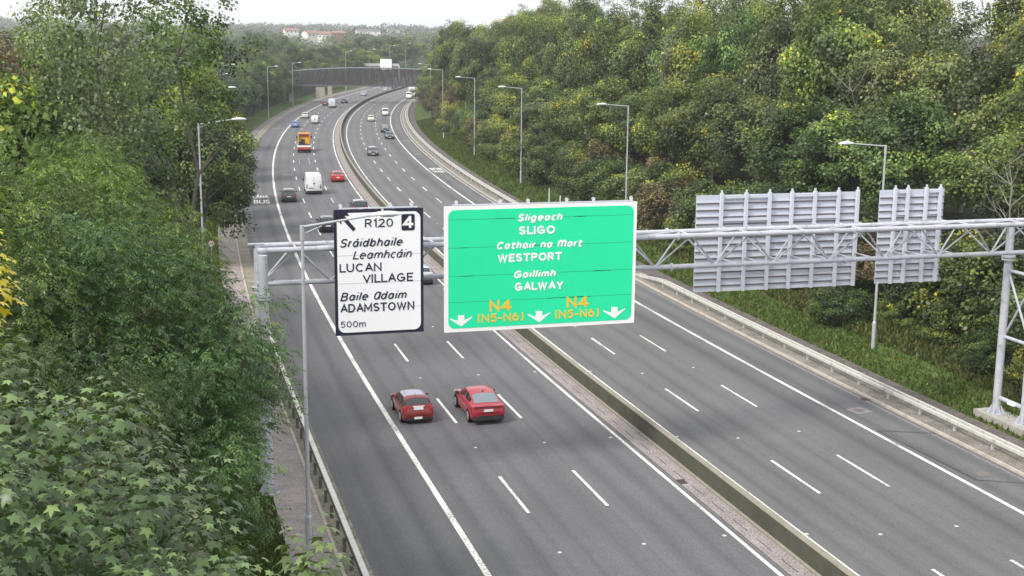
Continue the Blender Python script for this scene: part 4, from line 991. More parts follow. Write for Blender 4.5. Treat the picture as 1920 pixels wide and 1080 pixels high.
for ang, r in ((-160, .30), (-118, .62), (-92, .40), (-58, .92), (-30, .48), (0, 1.08), (30, .48), (58, .92), (92, .40), (118, .62), (160, .30)):
    _m.append((.15+r*math.cos(math.radians(ang))*.62, r*math.sin(math.radians(ang))*.62, -.12*r*r))
MAPLE = np.array([(.12, 0, .03)]+_m); MF = np.array([(0, i, i+1) for i in range(1, len(_m))])
def leaves(pos, nrm, size, rng, tint, shape='leaf', axis=None):
    a, b, n = frames(nrm, rng, axis); size = size[:, None, None]
    T = MAPLE if shape == 'maple' else (LEAFN if shape == 'narrow' else LEAF)
    V = pos[:, None, :]+size*(T[None, :, 0, None]*a[:, None, :]+T[None, :, 1, None]*b[:, None, :]+T[None, :, 2, None]*n[:, None, :])
    N, k = len(pos), len(T)
    if shape == 'maple':
        F = (np.arange(N)[:, None, None]*k+MF[None]).reshape(-1, 3); t = np.repeat(tint, len(MF))
    else:
        F = (np.arange(N)[:, None]*k+np.arange(4)[None]); t = tint
    return V.reshape(-1, 3), F, t
def clumps(seed, rx, ry, rz, n, low=-.75, rough=.22):
    rng = np.random.default_rng(seed)
    d = unit(rng.normal(size=(n*3, 3))); d = d[d[:, 2] > low][:n]
    ph = rng.uniform(0, 6.28, 6)
    w = 1+rough*(np.sin(3*d[:, 0]+ph[0])*np.sin(3*d[:, 1]+ph[1])+np.sin(4*d[:, 2]+5*d[:, 0]+ph[2])*.7)
    r = rng.uniform(.45, 1, len(d))**.45
    return rng, d, d*(r*w)[:, None]*np.array([rx, ry, rz])
def crown(name, seed, rx, ry, rz, n, per, size, cr, mat, low=-.75, rough=.22, shape='leaf', up=.5, droop=0, flat=.75):
    "crown mesh centred on the origin; every leaf its own small face, gathered in clumps"
    rng, d, c = clumps(seed, rx, ry, rz, n, low, rough); n = len(c)
    rad = cr*rng.uniform(.6, 1.3, n)
    dd = unit(rng.normal(size=(n, per, 3))); rr = rng.uniform(.25, 1, (n, per))**.5
    p = c[:, None]+dd*(rr*rad[:, None])[..., None]*np.array([1, 1, flat])
    nr = unit(dd*.6+d[:, None]*.5+np.array([0, 0, up])+rng.normal(size=(n, per, 3))*.55)
    ct = rng.beta(1.2, 1.3, n); t = np.clip(ct[:, None]*.85+rng.uniform(-.16, .22, (n, per))+.1*(dd[..., 2]), 0, 1)
    N = n*per; ax = None
    if droop: ax = rng.normal(size=(N, 3))*.6+np.array([0, 0, -droop]); 
    V, F, tt = leaves(p.reshape(-1, 3), nr.reshape(-1, 3), size*rng.uniform(.65, 1.35, N), rng, t.reshape(-1), shape, ax)
    return np_mesh(name, V, F, tt, mat)
def pinnate(name, seed, rx, ry, rz, n, per, mat, cr, low=-.8, leaflet=.12, rach=.34, pairs=4, rough=.25):
    "ash-like crown: drooping compound leaves, each a row of paired leaflets"
    rng, d, c = clumps(seed, rx, ry, rz, n, low, rough); n = len(c)
    dd = unit(rng.normal(size=(n, per, 3))+np.array([0, 0, .25])); rad = cr*rng.uniform(.6, 1.25, n)
    p = (c[:, None]+dd*(rad[:, None]*rng.uniform(.35, 1, (n, per))**.5)[..., None]).reshape(-1, 3)
    N = len(p); out = unit(dd.reshape(-1, 3)*np.array([1, 1, .3])+np.repeat(d, per, 0)*.4+rng.normal(size=(N, 3))*.45)
    rd = unit(out*np.array([1, 1, .5])+np.array([0, 0, -.55])+rng.normal(size=(N, 3))*.22)
    ln = rach*rng.uniform(.7, 1.25, N); ct = np.repeat(rng.beta(2, 2, n), per); t0 = np.clip(ct*.7+rng.uniform(-.15, .35, N), 0, 1)
    side = unit(np.cross(rd, np.array([0, 0, 1.0]))); VV, FF, TT, k = [], [], [], 0
    for j in range(pairs):
        f = .3+.7*j/pairs
        for sg in (-1, 1):
            ax = unit(rd*.55+side*sg*.9+np.array([0, 0, -.55])*f+rng.normal(size=(N, 3))*.12)
            base = p+rd*(ln*f)[:, None]+np.array([0, 0, -.10])*(f*f*ln)[:, None]
            nn = unit(np.cross(ax, rd*sg)*1.0+rng.normal(size=(N, 3))*.2)
            nn *= np.where(nn[:, 2:3] < 0, -1, 1)
            V, F, t = leaves(base, nn, leaflet*rng.uniform(.8, 1.2, N), rng, t0, 'narrow', ax); VV.append(V); FF.append(F+k); TT.append(t); k += len(V)
    V, F, t = leaves(p+rd*ln[:, None]-np.array([0, 0, .10])*ln[:, None], unit(rng.normal(size=(N, 3))+np.array([0, 0, 1.])), leaflet*1.1*np.ones(N), rng, t0, 'narrow', rd); VV.append(V); FF.append(F+k); TT.append(t)
    return np_mesh(name, np.vstack(VV), np.vstack(FF), np.concatenate(TT), mat)
def shoots(seed, rx, ry, rz, n, mat, size=.17, low=-.5, rough=.2, tiers=4, rf=.5):
    "sycamore-like crown: upright shoots carrying tiers of lobed leaves on stalks, lowest widest"
    rng, d, c = clumps(seed, rx, ry, rz, n, low, rough); n = len(c)
    upv = unit(d*.7+np.array([0, 0, 1.0])+rng.normal(size=(n, 3))*.25); ct = rng.beta(2, 2, n)
    VV, FF, TT, k = [], [], [], 0; ph0 = rng.uniform(0, 6.28, n)
    e1 = unit(np.cross(upv, np.array([0.3, .2, 1.0]))); e2 = np.cross(upv, e1)
    for ti in range(tiers):
        f = ti/(tiers-1); z = .34*f; R = rf*(1-.72*f)
        for q in range(4 if ti < tiers-1 else 3):
            a = ph0+q*math.pi/2+ti*.78+rng.normal(size=n)*.2
            o = e1*np.cos(a)[:, None]+e2*np.sin(a)[:, None]
            rr = R*rng.uniform(.55, 1.05, n)
            p = c+upv*z+o*rr[:, None]*.8-np.array([0, 0, .22])*(rr*(1-f))[:, None]
            nn = unit(upv*.7+np.array([0, 0, .8])+o*(.35+.5*(1-f))+rng.normal(size=(n, 3))*.22)
            t = np.clip(ct*.55+.32*f+rng.uniform(-.12, .2, n), 0, 1)
            V, F, t = leaves(p, nn, size*(1.15-.5*f)*rng.uniform(.75, 1.2, n), rng, t, 'maple', o+rng.normal(size=(n, 3))*.15)
            VV.append(V); FF.append(F+k); TT.append(t); k += len(V)
    return np_mesh('crown', np.vstack(VV), np.vstack(FF), np.concatenate(TT), mat)
def limb_mesh(name, seed, h, r, crx, crz, zc, mat, nl=9, lean=0, twigs=3):
    "tapered trunk with limbs and branches reaching into the crown (crown centre at zc)"
    rnd = random.Random(seed); mb = MB()
    def limb(p, d, L, r0, depth, segs=4):
        r1 = r0
        for i in range(segs):
            d2 = (d+Vector((rnd.gauss(0, .13), rnd.gauss(0, .13), rnd.gauss(.06, .08)))).normalized(); q = p+d2*L/segs; r2 = r0*(1-.8*(i+1)/segs)
            mb.tube(p, q, r1, r2, n=6 if depth else 9, caps=False)
            if depth < twigs-1 and i > 0:
                for _ in range(2):
                    dd = (d2+Vector((rnd.gauss(0, .7), rnd.gauss(0, .7), rnd.gauss(.1, .35)))).normalized(); limb(q, dd, L*.42, r2*.6, depth+1, 3)
            p, d, r1 = q, d2, r2
    # trunk
    p = Vector((0, 0, -.3)); segs = 7; top = zc+crz*.55; r1 = r*1.25; k = 0
    for i in range(segs):
        q = Vector((rnd.gauss(0, .12)*i*.5+lean*(i+1)/segs, rnd.gauss(0, .12)*i*.5, top*(i+1)/segs)); r2 = r*(1-.82*(i+1)/segs)
        mb.tube(p, q, r1, r2, n=10, caps=False)
        if q.z > zc-crz*1.05:
            for _ in range(max(1, nl//4)):
                a = rnd.uniform(0, 6.28); limb(q, Vector((math.cos(a), math.sin(a), .55)).normalized(), crx*rnd.uniform(.6, .95), r2*.55+.02, 0)
        p, r1 = q, r2
    me_o = mb.build(name, mat); return me_o

L_ = {}  # leaf ramps: dark ends deepened to paint shade in the foliage
L_['ash'] = leaf_mat('ash_leaf', (0.023, 0.045, 0.011), (0.095, 0.158, 0.035), (0.290, 0.410, 0.095), trans=.32)
L_['ash_dark'] = leaf_mat('dark_leaf', (0.016, 0.034, 0.012), (0.058, 0.107, 0.033), (0.167, 0.270, 0.083), trans=.28)
L_['syc'] = leaf_mat('sycamore_leaf', (0.023, 0.042, 0.015), (0.080, 0.135, 0.046), (0.250, 0.355, 0.125), trans=.22, gloss=.5, rough=.4)  # light end raised to paint highlights on the leaves
L_['syc_yellow'] = leaf_mat('yellow_sycamore_leaf', (.42, .38, .03), (.62, .54, .04), (.66, .62, .12), trans=.25)
L_['red'] = leaf_mat('red_dead_leaf', (.25, .06, .035), (.42, .12, .06), (.5, .2, .11), trans=.2)
L_['olive'] = leaf_mat('olive_leaf', (0.025, 0.037, 0.011), (0.089, 0.130, 0.030), (0.235, 0.305, 0.062), (0.599, 0.512, 0.052), .07, trans=.28)
L_['olive2'] = leaf_mat('grey_olive_leaf', (0.026, 0.037, 0.016), (0.086, 0.119, 0.041), (0.209, 0.267, 0.086), (0.459, 0.438, 0.065), .03, trans=.28)
L_['green'] = leaf_mat('mid_green_leaf', (0.018, 0.038, 0.012), (0.066, 0.118, 0.031), (0.186, 0.284, 0.068), (0.445, 0.483, 0.061), .03, trans=.28)
L_['bright'] = leaf_mat('bright_yellow_green_leaf', (.085, .14, .016), (.19, .27, .028), (.33, .40, .05), trans=.35)
L_['brown'] = leaf_mat('russet_leaf', (0.032, 0.025, 0.015), (0.106, 0.086, 0.038), (0.229, 0.193, 0.078), trans=.25)
L_['grey'] = leaf_mat('grey_green_leaf', (0.035, 0.051, 0.030), (0.106, 0.149, 0.080), (0.234, 0.307, 0.161), trans=.3)  # on far trees this grey stands in for distance haze

def place(name, label, cat, group, loc, rz, scl, crown_me, trunk_me, zc):
    t = empty(name, loc, rz, label, cat, group); t.scale = scl
    if trunk_me: 
        o = bpy.data.objects.new('trunk', trunk_me); COL.objects.link(o); o.parent = t
        o.scale = (.55, .55, min(.9, (zc-.6)/12.5)) if name in ('ash_tree', 'sycamore_tree') else (1, 1, 1)
    o = bpy.data.objects.new('crown', crown_me); COL.objects.link(o); o.parent = t; o.location = (0, 0, zc)
    return t
def own_mesh(o): me = o.data; bpy.data.objects.remove(o); return me
def gz(x, y): s, o = SO(x, y); return hterr(s, o)

# foreground sycamores (lobed leaves) and ashes (compound leaves)
syc1 = shoots(11, 4.1, 4.0, 5.0, 1700, L_['syc'], low=-.55, size=.19)
tr_s = own_mesh(limb_mesh('trunk', 4, 16, .22, 3.6, 5.0, 11.8, M['bark'], 10))
place('sycamore_tree', 'large lobed leaved sycamore filling the bottom left corner closest to the viewer', 'tree', None, (-3.3, 12.6, gz(-3.5, 12)), 0, (1, 1, 1), syc1, tr_s, 11.5)
syc2 = shoots(12, 2.1, 2.2, 4.2, 460, L_['syc'], low=-.6, rf=.45, size=.18)
place('sycamore_tree', 'smaller lobed leaved sycamore reaching up between the closest sycamore and the ashes', 'tree', None, (-1.9, 17.6, gz(-2, 17)), 1.2, (1, 1, 1), syc2, tr_s, 11.2)
ysc = shoots(15, .8, 1.0, .75, 60, L_['syc_yellow'], low=-.9, rf=.34, size=.15)
place('yellow_sycamore', 'bright yellow leaved young tree at the left edge of the picture', 'tree', None, (-2.58, 15.4, gz(-3, 15)), 0, (1, 1, 1), ysc, own_mesh(limb_mesh('trunk', 9, 17, .12, .6, 1.2, 17.0, M['bark'], 5)), 16.9)
sp = shoots(17, .16, .16, .40, 9, L_['syc'], low=-.9, size=.17, rf=.26)
place('sycamore_sapling', 'slender sycamore leader at the bottom edge in front of the lamp pole', 'tree', None, (1.26, 11.2, gz(1, 11)), 0, (1, 1, 1), sp, own_mesh(limb_mesh('trunk', 10, 14, .05, .12, .3, 14.7, M['bark'], 3)), 15.0)
rdm = crown('crown', 21, .45, .4, .7, 12, 26, .10, .20, L_['red'], low=-.9, shape='narrow', droop=.6)
place('withered_shrub', 'small tree with red withered leaves showing through at the bottom edge', 'tree', None, (.15, 13.2, gz(0, 14)), 0, (1, 1, 1), rdm, own_mesh(limb_mesh('trunk', 12, 12, .07, .4, .8, 12.6, M['bark'], 4)), 13.3)
ashA = pinnate('crown', 31, 4.0, 4.2, 4.6, 260, 54, L_['ash'], .85)
ashB = pinnate('crown', 32, 3.8, 4.0, 4.8, 250, 54, L_['ash_dark'], .85)
tr_a = own_mesh(limb_mesh('trunk', 5, 15, .2, 3.6, 4.5, 10.5, M['bark'], 10))
for i, (x, y, top, sx, me, rz, lb) in enumerate((
    (-2.3, 24.0, 14.8, .80, ashB, 0, 'dark ash behind the closest sycamore, above the grass by the footpath'),
    (-1.45, 30.5, 16.2, 1.0, ashB, 1.1, 'broad ash whose right edge reaches over the footpath'),
    (-5.4, 29.0, 17.9, .9, ashA, 2.3, 'light green ash with drooping sprays above the yellow tree'),
    (-2.4, 39.0, 16.8, 1.0, ashA, 3.9, 'yellowish green ash at the centre of the left hand mass'),
    (-7.6, 37.5, 18.4, 1.1, ashB, 5.0, 'dark drooping ash at the left edge of the picture'),
    (-1.2, 46.5, 12.3, .95, ashB, 4.3, 'dark small leaved ash wrapping the left gantry post'),
    (-3.9, 51, 17.2, 1.0, ashA, .7, 'ash left of the gantry post, below the second street lamp'),
    (-2.9, 59, 15.6, .95, ashB, 5.7, 'dark ash hiding the lower pole of the second street lamp'))):
    g_ = gz(x, y)
    place('ash_tree', lb, 'tree', None, (x, y, g_), rz, (sx, sx, .86 if y < 32 else 1), me, tr_a, (top-g_-4.5)/.86 if y < 32 else top-g_-5.3)
shr = pinnate('crown', 36, 1.2, 2.0, 1.3, 40, 46, L_['ash'], .6, leaflet=.13)
place('roadside_shrub', 'leafy light green shrub at the bottom edge beside the grass and footpath', 'shrub', None, (1.0, 42.5, gz(1, 42)), 0, (1, 1, 1.2), shr, None, 1.6)

# mid distance trees, crown meshes shared
def crset(nm, seed, kind, n=120, per=150, size=.30, rz=1.15, up=.5, low=-.7, cr=1.25, rough=.25):
    return crown('crown', seed, 4.0, 4.0, 4.0*rz, n, per, size, cr, L_[kind], low, rough, 'leaf', up)
CR = {}
CR['olive'] = [crset('a', 51, 'olive', size=.26, per=200), crset('b', 52, 'olive', size=.26, per=200, n=100, cr=1.4)]
CR['olive2'] = [crset('c', 53, 'olive2', size=.24, per=190), crset('d', 54, 'olive2', size=.24, per=190, n=95)]
CR['green'] = [crset('e', 55, 'green', size=.26, per=200), crset('f', 56, 'green', size=.25, per=200, n=100)]
CR['grey'] = [crset('g', 57, 'grey', size=.28, n=110)]
CR['bright'] = [crset('h', 58, 'bright', size=.34, n=110)]
CR['brown'] = [crset('i', 59, 'brown', size=.24, n=110)]
CR['airy'] = [crown('crown', 60, 3.0, 3.0, 5.6, 85, 75, .20, 1.0, L_['ash'], -.8, .3, 'leaf', .3, .5), crown('crown', 66, 3.0, 3.0, 5.6, 80, 75, .20, 1.0, L_['grey'], -.8, .3, 'leaf', .3, .5)]
CR['bush'] = [crown('crown', 61, 3.2, 3.2, 2.9, 90, 190, .22, 1.0, L_['green'], -.95, .2), crown('crown', 62, 3.2, 3.2, 2.9, 90, 190, .22, 1.0, L_['olive'], -.95, .2), crown('crown', 63, 3.2, 3.2, 3.1, 85, 190, .2, 1.0, L_['brown'], -.95, .25)]
TR = [own_mesh(limb_mesh('trunk', 70+i, 12, .17, 3.6, 4.4, 8.5, M['bark_pale'] if i % 2 else M['bark'], 10)) for i in range(3)]
TRA = own_mesh(limb_mesh('trunk', 80, 14, .15, 2.0, 5.0, 9.5, M['bark'], 8))
KN = {'olive': 'yellow flecked olive tree', 'olive2': 'thin grey olive tree', 'green': 'dark green tree', 'grey': 'greyish green tree', 'bright': 'bright yellow green tree', 'brown': 'russet brown tree', 'airy': 'tall airy tree'}
def tree(kind, x, y, top, sx, lb, rz, group=None, rnd=random, full=False, name='broadleaf_tree'):
    g_ = gz(x, y)
    if kind == 'airy':
        cz = 5.6; H_ = top-g_; zc = H_-cz*1.02
        k = zc/9.5; t = place(name, lb, 'tree', group, (x, y, g_), rz, (sx, sx, 1), rnd.choice(CR['airy']), TRA, zc); ob = [c for c in t.children if c.name.startswith('trunk')][0]; ob.scale = (1, 1, H_*.93/12.6); return t
    H_ = top-g_; vs = max(.75, min(1.5, H_/11.5)); zc = (H_-4.9*vs)/vs
    if full: vs = H_/9.0; zc = 4.3
    t = place(name, lb, 'tree', group, (x, y, g_), rz, (sx, sx, vs), rnd.choice(CR[kind]), rnd.choice(TR), zc)
    ob = [c for c in t.children if c.name.startswith('trunk')][0]; ob.scale = (1, 1, (zc+2)/10.5)
    return t
R_ = random.Random(8)
for (kind, x, y, top, sx, lb) in (
    ('airy', -1.9, 60, 24.2, 1.0, 'tall airy tree with a forked dark trunk against the sky at upper left'),
    ('airy', 1.9, 73, 24.6, 1.1, 'tall airy tree against the sky left of the open skyline'),
    ('airy', -5.0, 84, 23.4, 1.0, 'thin leafless looking tree crown reaching the sky near the upper left corner'),
    ('green', -6.2, 62, 18.0, 1.0, 'dense green tree below the forked airy tree'),
    ('green', -3.4, 67, 15.8, 1.0, 'dense green tree between the second lamp and the forked trunk'),
    ('grey', -8.6, 70, 18.6, 1.1, 'greenish tree at the left edge below the russet one'),
    ('green', -5.2, 80, 17.4, 1.1, 'full green crown left of the second street lamp'),
    ('green', -2.4, 92, 14.6, 1.0, 'dark tree directly behind the second street lamp pole'),
    ('green', 4.0, 116, 13.6, 1.1, 'dark leafy tree leaning over the footpath and bus lane left of the road'),
    ('green', -4.0, 122, 16.8, 1.2, 'green tree just left of the second street lamp head'),
    ('green', 4.6, 134, 15.2, 1.0, 'green tree under the second street lamp head'),
    ('brown', -12.5, 118, 19.8, 1.3, 'russet brown tree at the far upper left edge'),
    ('brown', -17, 150, 20.8, 1.4, 'large purplish brown tree in the upper left corner'),
    ('grey', -6.5, 140, 19.6, 1.3, 'grey green tree below the left skyline'),
    ('olive2', -12, 175, 19.6, 1.4, 'pale olive tree below the left skyline beside the russet tree'),
    ('bright', 5.4, 187, 16.6, 1.1, 'bright yellow green tree carrying the lamp heads left of the road'),
    ('bright', 1.6, 198, 18.2, 1.2, 'topmost of the bright yellow green trees left of the road'),
    ('bright', 7.8, 202, 12.0, .9, 'lowest bright yellow green tree, nearest the footpath bend'),
    ('green', 8.2, 162, 10.0, 1.0, 'rounded dark green tree above the overhanging branch left of the bus lane'),
    ('green', 5.6, 148, 11.6, 1.0, 'dark green tree at the left edge of the footpath'),
    ('grey', -3.5, 215, 20.4, 1.4, 'hazy grey green tree behind the forked airy tree'),
    ('grey', 4.0, 240, 20.6, 1.5, 'hazy grey green tree above the bright yellow green ones')):
    tree(kind, x, y, top, sx, lb, R_.uniform(0, 6.28), rnd=R_)

for x, y, h, sc, rz, lb in ((61, 148, 15, 1.0, .4, 'bare pale limbed tree among the leaves right of the second bank lamp'), (54.5, 72, 9, .75, 2.0, 'bare twiggy pale tree at the right edge above the gantry'), (57, 96, 12, .9, 4.0, 'bare pale tree half hidden between the nearest lamp and the sky')):
    ob = limb_mesh('bare_tree', int(x), 14, .16, 4.2, 5.0, 9, M['bark_pale'], 14); ob.location = (x, y, gz(x, y)); ob.rotation_euler.z = rz; ob.scale = (sc, sc, h/11.0); tag(ob, lb, 'bare tree')
# automatic naming for the many trees of the banks: what is next to them in the picture
LM = [((458, 224), 'the second lamp head'), ((425, 155), 'the half hidden lamps'), ((545, 150), "the footbridge's left end"), ((650, 135), "the footbridge's middle"), ((722, 120), 'the far white sign'),
      ((770, 150), "the footbridge's right end"), ((806, 130), 'the farthest bank lamp'), ((828, 200), 'the fifth bank lamp'), ((882, 145), 'the tall bank lamp'), ((882, 290), "the tall bank lamp's foot"),
      ((978, 165), 'the third bank lamp'), ((1170, 190), 'the second bank lamp'), ((1000, 375), "the green sign's top edge"), ((1168, 350), "the green sign's right corner"), ((1655, 260), 'the nearest bank lamp'), ((1450, 365), 'the wide grey sign'), ((1630, 640), "the nearest bank lamp's foot"),
      ((1715, 355), 'the narrow grey sign'), ((1890, 420), "the gantry's right end"), ((1870, 700), 'the right gantry leg'), ((1250, 480), 'the gantry beam'), ((605, 62), 'the white skyline houses'), ((742, 56), "the open skyline's right end"), ((480, 60), "the open skyline's left end")]
seen = {}
ROWW = {'F': 'at the bank foot', 'M': 'halfway up the bank', 'B': 'high on the bank', 'BB': 'atop the bank', 'L': 'left of the road', 'L2': 'in the left wood', 'X': 'beyond the bridge'}
def auto_label(desc, row, bank, p):
    x, y = project(p); best = sorted(LM, key=lambda l: math.hypot(l[0][0]-x, (l[0][1]-y)))[:7]
    for (lx, ly), nm in best:
        dx, dy = x-lx, y-ly; D = math.hypot(dx, dy)
        if D < 25: rel = 'right behind'
        else:
            k = int(round(math.atan2(dy, dx)/(math.pi/4))) % 8
            rel = ('close' if D < 70 else '' if D < 150 else 'far')+' '+('right of', 'lower right of', 'below', 'lower left of', 'left of', 'upper left of', 'above', 'upper right of')[k]
        lb = f'{desc} {ROWW[row]}, {rel.strip()} {nm}'
        if lb not in seen: seen[lb] = 1; return lb
    for w in ('taller ', 'narrower ', 'rounder ', 'smaller ', 'denser '):
        if w+lb not in seen: seen[w+lb] = 1; return w+lb
    return lb
R2 = random.Random(21); cnt = 0
def vis(p, m=140):
    v = Vector(p)-Vector((0, 0, CAM_H))
    if v.dot(cF) < 5: return False
    x, y = project(p); return -m < x < 1920+m and y > -260
GRB = 'trees crowding the right bank'
def bank_row(row, s0, s1, o0, o1, step, hgt, kinds, sxr, bank='the right bank', group=GRB):
    global cnt
    s = s0
    while s < s1:
        u = (s-s0)/(s1-s0); o_ = o0+(o1-o0)*min(1, (s-s0)/120)+R2.uniform(-1.5, 1.5); ss = s+R2.uniform(-1.5, 1.5); p = P(ss, o_); g_ = gz(p.x, p.y); h = hgt*R2.uniform(.86, 1.14)
        s += step*(1+.35*sstep(200, 450, s))
        if not vis((p.x, p.y, g_+h*.6)): continue
        if row == 'L2' and project((p.x, p.y, g_+h*.8))[0] < 400: continue
        kd = R2.choice(kinds); sx = R2.uniform(*sxr)
        if kd.startswith('bush'):
            i = int(kd[4:]); lb = auto_label(('dark green bush', 'olive bush', 'brownish bush')[i], row, bank, (p.x, p.y, g_+h*.6))
            t = place('bank_bush', lb, 'bush', 'bushes along the foot of the right bank', (p.x, p.y, g_-.2), R2.uniform(0, 6.28), (sx, sx, h/5.6), CR['bush'][i], TR[0], 2.55)
            [c for c in t.children if c.name.startswith('trunk')][0].scale = (.6, .6, .35)
        else:
            lb = auto_label(KN[kd], row, bank, (p.x, p.y, g_+h*.8)); tree(kd, p.x, p.y, g_+h, sx, lb, R2.uniform(0, 6.28), group, R2, full=(row == 'F'))
        cnt += 1
bank_row('F', 44, 470, 27.0, 26.0, 6.2, 6.0, ['bush0', 'bush1', 'bush0', 'bush1', 'bush0', 'bush2'], (.95, 1.25))
bank_row('F', 47, 135, 23.6, 23.6, 4.6, 2.5, ['bush0', 'bush1', 'bush0'], (.4, .62))
bank_row('M', 50, 470, 37, 31, 8.0, 11.0, ['green', 'olive', 'olive', 'olive2', 'green'], (.95, 1.2))
bank_row('B', 60, 480, 44.5, 39, 9.0, 16.8, ['olive', 'olive', 'olive2', 'green', 'olive'], (1.05, 1.3))
bank_row('BB', 75, 500, 56, 51, 10.0, 21.0, ['olive', 'olive2', 'green', 'airy', 'olive'], (1.05, 1.35))
bank_row('M', 285, 480, 26, 23.5, 7.5, 9.0, ['olive', 'brown', 'green', 'olive2'], (.8, 1.05))
bank_row('B', 285, 490, 30, 27.5, 8.5, 19.5, ['grey', 'olive2', 'olive', 'green'], (.95, 1.2))
bank_row('BB', 300, 520, 66, 66, 13.0, 17.5, ['grey', 'olive2', 'grey'], (1.1, 1.4))
GLB = 'trees along the left side of the road'
bank_row('L', 215, 560, -29.5, -29, 9.0, 10.5, ['green', 'grey', 'green', 'olive2'], (.9, 1.15), 'the left roadside', GLB)
bank_row('L', 310, 440, -26, -25.5, 9, 12.5, ['green', 'grey', 'green'], (.9, 1.1), 'the left roadside', GLB)
bank_row('L', 225, 560, -38, -37, 11.0, 15.5, ['green', 'grey', 'olive2', 'green'], (1.1, 1.4), 'the left roadside', GLB)
bank_row('L2', 235, 560, -46, -46, 14.0, 18.6, ['grey', 'green', 'grey'], (1.2, 1.5), 'the left wood', GLB)
bank_row('L2', 260, 560, -62, -64, 18.0, 20.0, ['grey', 'grey', 'olive2'], (1.3, 1.6), 'the left wood', GLB)
bank_row('L2', 300, 560, -84, -88, 22.0, 21.0, ['grey', 'brown', 'grey'], (1.4, 1.7), 'the left wood', GLB)
bank_row('X', 575, 760, -28, -28, 13.0, 12.5, ['green', 'olive', 'bright', 'green'], (1.1, 1.4), 'the footbridge', 'trees behind the footbridge')
bank_row('X', 590, 780, -40, -42, 17.0, 14.5, ['grey', 'green', 'olive', 'brown'], (1.3, 1.7), 'the footbridge', 'trees behind the footbridge')
bank_row('X', 560, 800, 24, 24, 15.0, 12, ['green', 'olive', 'grey'], (1.1, 1.4), 'the footbridge', 'trees behind the footbridge')
print('bank trees', cnt)

# distant woodland covering the hills: crowns too many and too far to tell apart
def far_wood(name, seed, n, xr, yr, hr, mat, size, per, rad):
    rng = np.random.default_rng(seed); y = yr[0]+(yr[1]-yr[0])*rng.uniform(0, 1, n)**1.3; xc = y*.12-40
    x = rng.uniform(xr[0], xr[1], n)*(y/1000)+ y*.10
    z = hill_z(x, y)
    c = np.stack([x, y, z+rng.uniform(*hr, n)], 1); k = np.clip(y/1000, .7, 3)
    dd = unit(rng.normal(size=(n, per, 3))); dd[..., 2] = np.abs(dd[..., 2])*1.0-.35
    p = c[:, None]+dd*(rad*rng.uniform(.7, 1.3, n)*k)[:, None, None]*np.array([1, 1, .7])*(rng.uniform(.6, 1, (n, per))[..., None])
    nr = unit(dd+rng.normal(size=dd.shape)*.5+np.array([0, 0, .4])); N = n*per
    t = np.clip(rng.beta(2, 2, n)[:, None]*.8+rng.uniform(-.2, .25, (n, per)), 0, 1).reshape(-1)
    V, F, tt = leaves(p.reshape(-1, 3), nr.reshape(-1, 3), np.repeat(size*k, per)*rng.uniform(.7, 1.3, N), rng, t)
    o = bpy.data.objects.new(name, np_mesh(name, V, F, tt, mat)); COL.objects.link(o); tag(o, kind='stuff')
far_wood('distant_woodland', 91, 1500, (-420, 330), (640, 1500), (3, 6.5), L_['grey'], 1.5, 70, 6.0)
far_wood('distant_woodland', 92, 1300, (-420, 420), (1500, 4200), (4, 9), L_['grey'], 2.2, 45, 8.0)
far_wood('distant_woodland', 93, 420, (-330, -40), (330, 800), (3, 9), L_['green'], .9, 110, 5.5)

# rough grass blades and fallen leaves on the two verges
def grass_blades(name, seed, n, s0, s1, oa, ob, h, mat, bias=1.0):
    rng = np.random.default_rng(seed); rnd = rng.uniform(0, 1, n)**bias; s = s0+(s1-s0)*rnd; o = rng.uniform(oa, ob, n)
    pos = np.array([tuple(P(a, b, 0)) for a, b in zip(s, o)]); pos[:, 2] = [hterr(a, b)-.03 for a, b in zip(s, o)]
    ax = unit(rng.normal(size=(n, 3))*.5+np.array([0, 0, 1.])); nn = unit(rng.normal(size=(n, 3)))
    nn = unit(nn-ax*np.sum(nn*ax, 1, keepdims=True)); t = rng.uniform(0, 1, n)
    V, F, tt = leaves(pos, nn, h*rng.uniform(.5, 1.5, n), rng, t, 'narrow', ax)
    ob_ = bpy.data.objects.new(name, np_mesh(name, V, F, tt, mat)); COL.objects.link(ob_); tag(ob_, kind='stuff')
bmat = leaf_mat('dry_undergrowth', (.035, .050, .016), (.07, .085, .026), (.14, .13, .045), trans=.2, gloss=.2)
grass_blades('undergrowth', 15, 42000, 42, 125, 21.5, 31, .42, bmat)
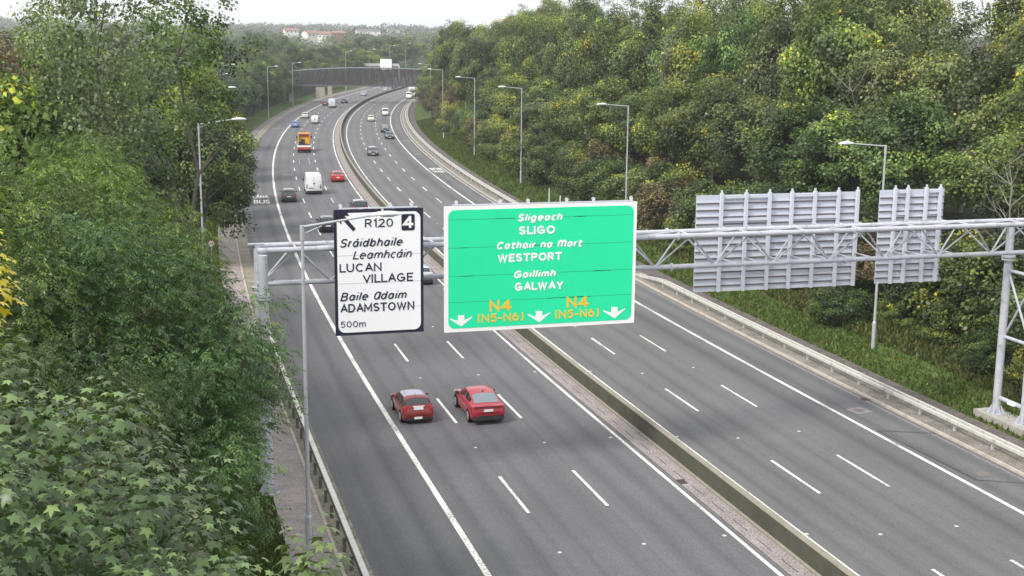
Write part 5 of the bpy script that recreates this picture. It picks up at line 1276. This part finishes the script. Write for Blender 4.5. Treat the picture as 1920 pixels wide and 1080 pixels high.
gmat = leaf_mat('grass_blade', (.045, .075, .014), (.07, .115, .024), (.12, .18, .045), (.22, .18, .08), .10, trans=.3, gloss=.2)
grass_blades('rough_grass', 5, 60000, 42, 110, 18.3, 33, .26, gmat)
grass_blades('rough_grass', 6, 26000, 30, 64, -24.5, -19.7, .22, gmat)
grass_blades('rough_grass', 7, 30000, 110, 330, 18.4, 26, .35, gmat)
grass_blades('rough_grass', 9, 16000, 90, 150, -22.5, -19.7, .22, gmat)
def litter(name, seed, n, s0, s1, oc, sd, mat):
    rng = np.random.default_rng(seed); s = rng.uniform(s0, s1, n); o = oc+rng.normal(size=n)*sd
    pos = np.array([tuple(P(a, b, 0)) for a, b in zip(s, o)]); pos[:, 2] = [(.135 if b < 18.2 else hterr(a, b)+.05) if b > 0 else (.06 if b > -19.6 else hterr(a, b)+.03) for b, a in zip(o, s)]
    nn = unit(rng.normal(size=(n, 3))*.3+np.array([0, 0, 1.])); V, F, tt = leaves(pos, nn, .11*rng.uniform(.6, 1.5, n), rng, rng.uniform(0, 1, n))
    ob_ = bpy.data.objects.new(name, np_mesh(name, V, F, tt, mat)); COL.objects.link(ob_); tag(ob_, kind='stuff')
lit = leaf_mat('fallen_leaf', (.16, .09, .04), (.30, .20, .08), (.42, .33, .12), trans=.1)
litter('fallen_leaves', 7, 1600, 45, 130, 18.5, .55, lit); litter('fallen_leaves', 8, 900, 45, 120, 22, 2.2, lit); litter('fallen_leaves', 9, 250, 36, 120, -19.5, .4, lit)

# ---------------------------------------------------------------- haze
HAZE_D = .00022
m = bpy.data.materials.new('haze'); m.use_nodes = True; n = m.node_tree.nodes; n.remove(n['Principled BSDF'])
v = n.new('ShaderNodeVolumePrincipled'); v.inputs['Density'].default_value = HAZE_D; v.inputs['Color'].default_value = (.93, .95, 1, 1); v.inputs['Anisotropy'].default_value = .2
m.node_tree.links.new(v.outputs[0], n['Material Output'].inputs['Volume'])
mb = MB(); mb.box((1200, 4200, 28), (7800, 9800, 76)); ob = mb.build('haze', m); tag(ob, kind='stuff')
